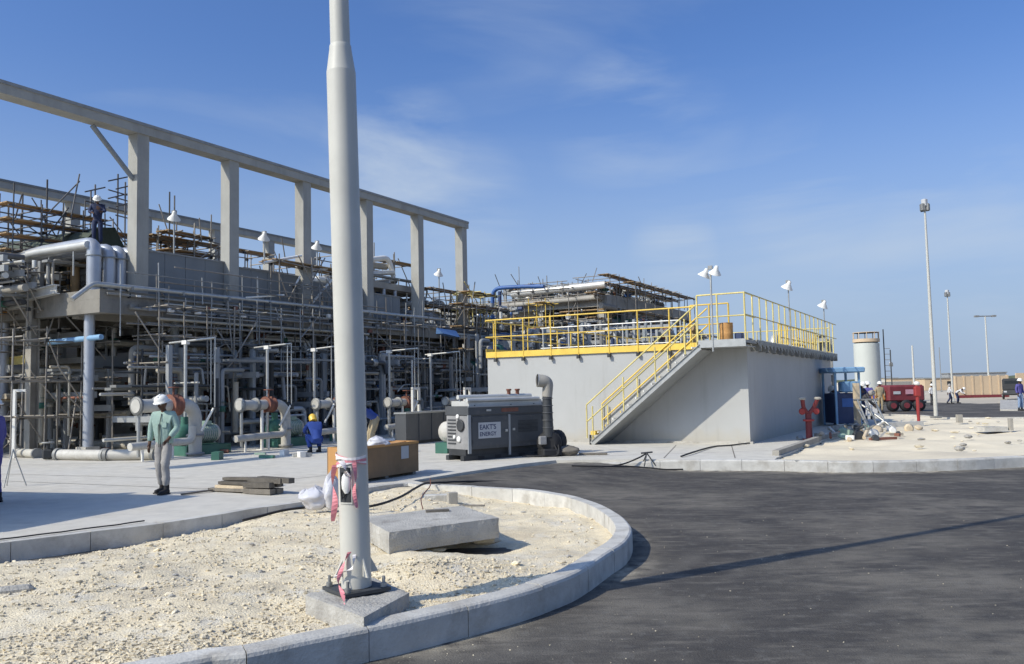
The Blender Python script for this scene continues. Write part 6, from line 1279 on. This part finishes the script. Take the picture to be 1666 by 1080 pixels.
t.bar('upright', p, p + Vector((0, 0, 1.75)), .30, .16, M['timberl']); t.rod('stay', p + Vector((.9, -1.2, 0)), p + Vector((.05, 0, 1.0)), .045, M['galv']); t.rod('stay', p + Vector((-.1, -1.3, 0)), p + Vector((0, 0, .8)), .04, M['galv'])
p = Z(1432, 697); t = T('trestle', 'grey A-frame trestle leaning by the heap of fittings', 'trestle', p)
for k in range(3): t.rod('leg', p + Vector((-.4 + k * .35, 0, 0)), p + Vector((-.7 + k * .32, .3, 1.1)), .04, M['galv'])
t.rod('crossbar', p + Vector((-.85, .3, 1.1)), p + Vector((.1, .3, 1.1)), .04, M['galvd'])
rp = [('person in dark clothes stooping in front of the blue skid', 1366, 690, LEAN, 'pblue', 'cnavy', 'white', 120), ('person in white helmet and dark shirt behind the timber upright', 1403, 686, WORK, 'cnavy', 'cnavy', 'white', 200), ('person in purple blue jacket and white helmet standing near the trestle', 1414, 682, STAND, 'purple', 'cwhite', 'white', 160), ('person in maroon shirt bending between the workers', 1399, 692, BEND, 'dgrey', 'khaki', 'cloth', 250),
      ('person in khaki standing beside the red tanker', 1433, 672, STAND, 'khaki', 'khaki', 'white', 180), ('person in white shirt walking on the far road', 1546, 657, WALK, 'cwhite', 'cnavy', 'cloth', 250), ('person in dark trousers behind the one in white', 1559, 656, BEND, 'cwhite', 'cnavy', 'white', 220), ('person in white helmet by the foot of the tall lamp post', 1517, 659, STAND, 'cwhite', 'dgrey', 'white', 200),
      ('person in blue coverall at the right edge of the picture', 1661, 668, STAND, 'purple', 'pblue', 'white', 200), ('person in red shirt standing beyond the tanker', 1486, 640, STAND, 'cred', 'dgrey', 'cloth', 180)]
for lab, x, y, P_, s1, s2, h_, an in rp: person(lab, Z(x, y, 0 if y > 664 else ROADZ), R(an), P_, C(s1), C(s2), h_, sc=1.03)
# heap of fittings
rs = random.Random(77); HP = T('scrap_heap', 'heap of pipe fittings and scrap at the edge of the apron', 'scrap', Z(1380, 712))
for k in range(46):
    p = Z(rs.uniform(1335, 1500), 0, 0) if False else Z(rs.gauss(1385, 38), rs.uniform(697, 717)); s_ = rs.uniform(.05, .14); mb = MB(); q_ = rs.randrange(3)
    if q_ == 0: mb.cbox(p + Vector((0, 0, s_)), (s_ * 3, s_ * 1.4, s_ * 1.6), rs.uniform(0, 3), rs.uniform(-.3, .3))
    elif q_ == 1: d_ = Vector((rs.uniform(-.5, .5), rs.uniform(-.4, .4), rs.uniform(0, .3))); mb.tube([p + Vector((0, 0, .06)), p + d_ + Vector((0, 0, .08))], s_ * .5, 7)
    else: mb.lathe(p + Vector((0, 0, s_ * .6)), [(s_, -.05), (s_ * 1.5, 0), (s_, .05)], 9, Matrix.Rotation(rs.uniform(0, 1.5), 4, 'X'))
    HP.part('fitting', mb, M[rs.choice(['stoneg', 'clad', 'rust', 'dark', 'galv', 'mint', 'timberl', 'white'])])
for i, (x0, y0, x1, y1, r_, m_, lab) in enumerate([(1262, 741, 1332, 716, .09, 'concd', 'dark formwork beam along the edge of the apron'), (1415, 716, 1458, 714, .05, 'rust', 'brown timber lying on the sand'), (1448, 708, 1470, 708, .05, 'timber', 'short dark board on the sand behind the brown timber'), (1440, 694, 1500, 692, .12, 'clad', 'pale pipe bundle lying at the back of the sand'), (1330, 716, 1408, 698, .08, 'concd', 'farther formwork beam continuing along the apron')]):
    p, q_ = Z(x0, y0), Z(x1, y1); mb = MB(); mb.beam(p + Vector((0, 0, r_ * .6)), q_ + Vector((0, 0, r_ * .6)), r_ * 1.8, r_ * 1.6); single('beam', mb, M[m_], lab, 'beam', p)
for x, y, s_, lab in ((1575, 712, .16, 'single grey rock on the sand farther from the kerb'), (1561, 732, .17, 'grey rock on the sand close to the far kerb'), (1567, 725, .12, 'smaller grey rock between the two others on the sand')):
    p = Z(x, y); o = bpy.data.objects.new('rock', SM[7]); COL.objects.link(o); o.location = p + Vector((0, 0, s_ * .2)); o.scale = (s_, s_ * .8, s_ * .7); o['label'] = lab; o['category'] = 'rock'
p = Z(1612, 700); t = T('sump_box', 'low open concrete sump with a dark mouth on the sand', 'sump', p)
for dx, dy, sx_, sy_ in ((0, -.32, .8, .08), (0, .32, .8, .08), (-.36, 0, .08, .56), (.36, 0, .08, .56)): mb = MB(); mb.cbox(p + Vector((dx, dy, .05)), (sx_, sy_, .16)); t.part('wall', mb, M['kerb'])
mb = MB(); mb.cbox(p + Vector((0, 0, .0)), (.64, .56, .04)); t.part('floor', mb, M['dark']); t.bar('marker', p + Vector((.5, -.35, .0)), p + Vector((.5, -.35, .42)), .16, .1, M['concd'])
small('kerb_marker', 'short dark concrete marker at the back corner of the sand island', 'marker', M['concd'], Z(1561, 687) + Vector((0, 0, .16)), (.2, .2, .34))
p = Z(1495, 690); t = T('standpipe', 'thin bright red standpipe with a white head on the sand', 'standpipe', p)
mb = MB(); mb.tube([p, p + Vector((0, 0, 1.6))], [.06, .08], 10); t.part('pipe', mb, M['red']); mb = MB(); mb.cbox(p + Vector((0, 0, 1.35)), (.26, .2, .42), bev=.04); t.part('valve_box', mb, M['red']); mb = MB(); mb.ball(p + Vector((0, 0, 1.68)), .12, 10, (1, 1, .8)); t.part('head', mb, M['white'])
# red tanker trailer
p = Z(1466, 669, ROADZ); dy = 0; t = T('tanker_trailer', 'dark red tanker trailer parked on the far road', 'trailer', p)
mb = MB(); mb.cbox(p + Vector((0, 0, 1.25)), (2.6, 1.8, 1.15), R(4), bev=.12); t.part('tank', mb, M['redd']); mb = MB(); mb.cbox(p + Vector((0, 0, .62)), (2.9, 1.5, .14), R(4)); t.part('chassis', mb, M['dark'])
mb = MB(); mb.cbox(p + Vector((-1.7, -.1, 1.15)), (.75, 1.2, .7), R(4), bev=.06); t.part('engine_cover', mb, M['orange'])
for dx in (-.9, 0, .9): mb = MB(); mb.lathe(p + Vector((dx, -.8, .42)), [(.2, -.14), (.40, -.12), (.42, 0), (.40, .12), (.2, .14)], 14, Matrix.Rotation(R(90), 4, 'X')); wh = t.part('wheel', mb, M['black']); mb = MB(); mb.lathe(p + Vector((dx, -.96, .42)), [(.2, -.02), (.2, .02)], 10, Matrix.Rotation(R(90), 4, 'X')); t.part('rim', mb, M['redd'], parent=wh)
mb = MB(); mb.cbox(p + Vector((.35, -.93, 1.35)), (.8, .02, .32), R(4)); t.part('emblem', mb, mat('faded pink paint', (.55, .30, .36), .6)); mb = MB(); mb.cbox(p + Vector((-.65, -.98, 1.3)), (.5, .02, .2), R(4)); t.part('number_plate', mb, M['sign'])
# tank silo
p = Vector((Z(1411, 640).x, 0, 0)); dist = 92.; d_ = ray(1411, 620); p = Vector((d_.x * dist, dist, ROADZ)); rr = 19.5 / 1400 * dist * 1.02; zt_ = CAMZ + (621 - 552) / 1400 * dist
t = T('storage_silo', 'pale cylindrical storage silo beyond the basin', 'silo', p)
mb = MB(); mb.tube([p, Vector((p.x, p.y, zt_ - .25))], rr, 28); t.part('shell', mb, M['silo']); mb = MB(); mb.tube([Vector((p.x, p.y, zt_ - .12)), Vector((p.x, p.y, zt_ + .22))], rr * 1.04, 28); t.part('top_ring', mb, M['tan']); mb = MB(); mb.tube([Vector((p.x, p.y, zt_ - .25)), Vector((p.x, p.y, zt_ - .12))], rr * .9, 28); t.part('neck', mb, M['dark'])
for k in range(10): a = k * .628; t.rod('rail_post', Vector((p.x + rr * math.cos(a), p.y + rr * math.sin(a), zt_ + .2)), Vector((p.x + rr * math.cos(a), p.y + rr * math.sin(a), zt_ + .95)), .04, M['tan'])
mb = MB(); mb.lathe(Vector((p.x, p.y, zt_ + .9)), [(rr, -.04), (rr + .05, 0), (rr, .04), (rr - .05, 0), (rr, -.04)], 24); t.part('top_rail', mb, M['tan'])
t = T('ladder_tower', 'thin dark ladder tower standing against the storage silo', 'ladder', p + Vector((rr + .55, -.5, 0)))
lx = p.x + rr + .35
for dx in (0, .65): t.rod('rail', Vector((lx + dx, p.y - .5, ROADZ)), Vector((lx + dx, p.y - .5, zt_ + (1.2 if dx == 0 else -1))), .06, M['dark'])
for k in range(9): t.rod('rung', Vector((lx, p.y - .5, .6 + k * .6)), Vector((lx + .65, p.y - .5, .6 + k * .6)), .03, M['galvd'])
# lamp posts and masts
def mast(label, p, h, r0, r1, head, hh=1., m=M['polefar']):
    t = T('lamp_post', label, 'lamp post', p, 'W', 'thin pale lamp posts in the distance'); mb = MB(); mb.tube([p, p + Vector((0, 0, h * .45)), p + Vector((0, 0, h))], [r0, r0 * .85, r1], 10); t.part('shaft', mb, m)
    mb = MB(); mb.cbox(p + Vector((0, 0, .05)), (r0 * 4, r0 * 4, .1)); t.part('base_plate', mb, M['galvd'])
    tp = p + Vector((0, 0, h))
    if head == 'cluster':
        for k in range(3): mb = MB(); mb.cbox(tp + Vector((.10 * (k - 1), 0, .10 + .22 * (k % 2))), (.20 * hh, .26 * hh, .36 * hh), .4 * k, bev=.03); t.part('floodlight', mb, M['galvd'] if k != 1 else M['sign'])
        t.rod('bracket', tp - Vector((.2, 0, .1)), tp + Vector((.2, 0, -.05)), .04, M['dark'])
    elif head == 'bar':
        t.rod('cross_arm', tp - Vector((hh, 0, 0)), tp + Vector((hh, 0, 0)), .07, M['galvd'])
        for s_ in (-1, 1): mb = MB(); mb.cbox(tp + Vector((s_ * hh, 0, .0)), (.5, .4, .22)); t.part('floodlight', mb, M['galvd'])
    return t
p1_ = Z(1523, 680); mast('tallest distant lamp post on the far side of the sand island', p1_, 10.3 - .15, .095, .045, 'cluster', 1.0)
def far_at(x, ytop, h): dist_ = (h + ROADZ - CAMZ) * 1400 / (622 - .021 * (x - 1500) - ytop); d = ray(x, 622); return Vector((d.x / d.y * dist_, dist_, ROADZ))
mast('second tallest lamp post with a dark lamp head right of the tallest', far_at(1549, 480, 10.3), 10.3, .105, .06, 'cluster', 1.2)
mast('lamp post with a wide cross arm near the right edge', far_at(1609, 514, 10.3), 10.3, .13, .08, 'bar', 1.1)
mast('short pale mast left of the tallest lamp post', far_at(1487, 562, 10.3), 10.3, .25, .18, None)
mast('small dark lamp mast between the silo and the tanker', far_at(1451, 594, 6.), 6., .14, .12, 'cluster', 2.2, M['dark'])
mast('faint mast just right of the tallest lamp post', far_at(1531, 565, 9.), 9., .10, .08, None, m=M['galvd'])
# tan wall on the right
p, q_ = Z(1556, 645, ROADZ), Z(1640, 645, ROADZ); yy = 105.; P0, P1 = Y(1556, 645, yy), Y(1641, 645, yy); P0.z = P1.z = ROADZ
t = T('boundary_wall', 'long tan panelled boundary wall on the right', 'wall', P0)
n_ = 6
for k in range(n_): a, b_ = P0.lerp(P1, k / n_), P0.lerp(P1, (k + 1) / n_); mb = MB(); mb.box(a.x + .03, b_.x - .03, yy, yy + .25, ROADZ - .05, 2.35); t.part('panel', mb, M['tan'])
for k in range(n_ + 1): a = P0.lerp(P1, k / n_); mb = MB(); mb.box(a.x - .09, a.x + .09, yy - .06, yy + .3, ROADZ - .05, 2.42); t.part('pier', mb, M['tan'])
mb = MB(); mb.box(P0.x, P1.x, yy - .10, yy - .07, ROADZ, ROADZ + .32); t.part('red_skirting', mb, M['redd'])
P2, P3 = Y(1655, 640, 150), Y(1760, 640, 150); t = T('boundary_wall', 'farther tan wall running off the right edge', 'wall', (P2.x, 150, 0)); mb = MB(); mb.box(P2.x, P3.x, 150, 150.3, -.3, 3.0); t.part('panel', mb, M['tan'])
# parked vehicles and cabins far away
def vehicle(label, p, L_, m, kind='pickup', yaw=0.):
    t = T('parked_' + kind, label, kind if kind != 'pickup' else 'pickup truck', (0, 0, 0), 'L', None, yaw); t.e.location = p
    h = 1.75 if kind == 'pickup' else 2.6
    mb = MB(); mb.cbox((0, 0, .72), (L_, 1.75, .58), bev=.12); t.part('body', mb, m)
    if kind == 'pickup': mb = MB(); mb.cbox((-.15, 0, 1.32), (L_ * .42, 1.55, .66), bev=.16); t.part('cab', mb, m); mb = MB(); mb.cbox((-.15, 0, 1.38), (L_ * .425, 1.3, .40), bev=.1); t.part('side_glass', mb, M['glassd'])
    else:
        mb = MB(); mb.cbox((-L_ * .36, 0, 1.55), (L_ * .26, 1.75, 1.3), bev=.14); t.part('cab', mb, m); mb = MB(); mb.cbox((-L_ * .36, 0, 1.8), (L_ * .265, 1.5, .5), bev=.1); t.part('side_glass', mb, M['glassd']); mb = MB(); mb.cbox((L_ * .16, 0, 1.6), (L_ * .62, 1.8, 1.1), bev=.04); t.part('load_bed', mb, M['stoneg'])
    for dx in (-L_ * .32, L_ * .32):
        for s_ in (-1, 1): mb = MB(); mb.lathe((dx, s_ * .82, .36), [(.18, -.1), (.34, -.09), (.36, 0), (.34, .09), (.18, .1)], 14, Matrix.Rotation(R(90), 4, 'X')); wh = t.part('wheel', mb, M['black']); mb = MB(); mb.lathe((dx, s_ * .93, .36), [(.19, -.02), (.19, .02)], 10, Matrix.Rotation(R(90), 4, 'X')); t.part('rim', mb, M['galv'], parent=wh)
    for s_ in (-1, 1): mb = MB(); mb.cbox((-L_ / 2 - .005, s_ * .62, .82), (.03, .28, .16)); t.part('headlight', mb, M['sign'])
    return t
def far(x, d): r_ = ray(x, 625); return Vector((r_.x / r_.y * d, d, ROADZ))
vehicle('dark truck parked at the end of the tan wall', far(1646, 92), 4.2, M['dark'], 'truck', R(60))
vehicle('white pickup parked beyond the red tanker', far(1474, 130), 5.0, M['white'], 'pickup', R(20))
vehicle('orange truck parked beyond the tanker', far(1446, 110), 5.5, M['orange'], 'truck', R(5))
for i, (x, d, s_, m_, lab) in enumerate([(1470, 260, (9, 5, 3.2), 'tan', 'low tan hut far beyond the tanker'), (1500, 330, (12, 5, 3.4), 'white', 'white cabin far behind the tallest lamp post'), (1432, 300, (10, 5, 3.6), 'sand', 'sand coloured hut right of the silo'), (1525, 210, (8, 4, 2.8), 'tan', 'low tan cabin left of the boundary wall'), (1585, 240, (16, 4, 4.2), 'steelg', 'grey shed rising behind the boundary wall')]):
    p = far(x, d); t = T('site_cabin', lab, 'cabin', p); mb = MB(); mb.cbox(p + Vector((0, 0, s_[2] / 2)), s_); t.part('wall', mb, M[m_]); mb = MB(); mb.cbox(p + Vector((0, 0, s_[2] + .12)), (s_[0] + .4, s_[1] + .4, .22)); t.part('roof', mb, M['galvd'])
    for k in (-1, 1): mb = MB(); mb.cbox(p + Vector((k * s_[0] * .25, -s_[1] / 2 - .01, 1.7)), (1.2, .04, .9)); t.part('window', mb, M['glassd'])
# the parked site cabin just left of the view whose shade falls on the pad
Cc = Vector((-8.35, 13.6, 0)); e1 = Vector((-.95, .31, 0)); e2 = Vector((-.31, -.95, 0)); cen = Cc + e1 * 2.6 + e2 * 1.9; rz = math.atan2(e1.y, e1.x)
t = T('site_cabin', 'white site cabin standing on the pad left of the view', 'cabin', cen); mb = MB(); mb.cbox(cen + Vector((0, 0, 1.35)), (5.2, 3.8, 2.3), rz); t.part('wall', mb, M['white']); mb = MB(); mb.cbox(cen + Vector((0, 0, 2.55)), (5.3, 3.9, .1), rz); t.part('roof', mb, M['galv']); mb = MB(); mb.cbox(cen + Vector((0, 0, .1)), (5.0, 3.6, .2), rz); t.part('base_frame', mb, M['dark'])
for k in (-1.4, 1.4): c_ = cen - e2 * 1.91 + e1 * k; mb = MB(); mb.cbox(c_ + Vector((0, 0, 1.6)), (1., .04, .8), rz); t.part('window', mb, M['glassd'])
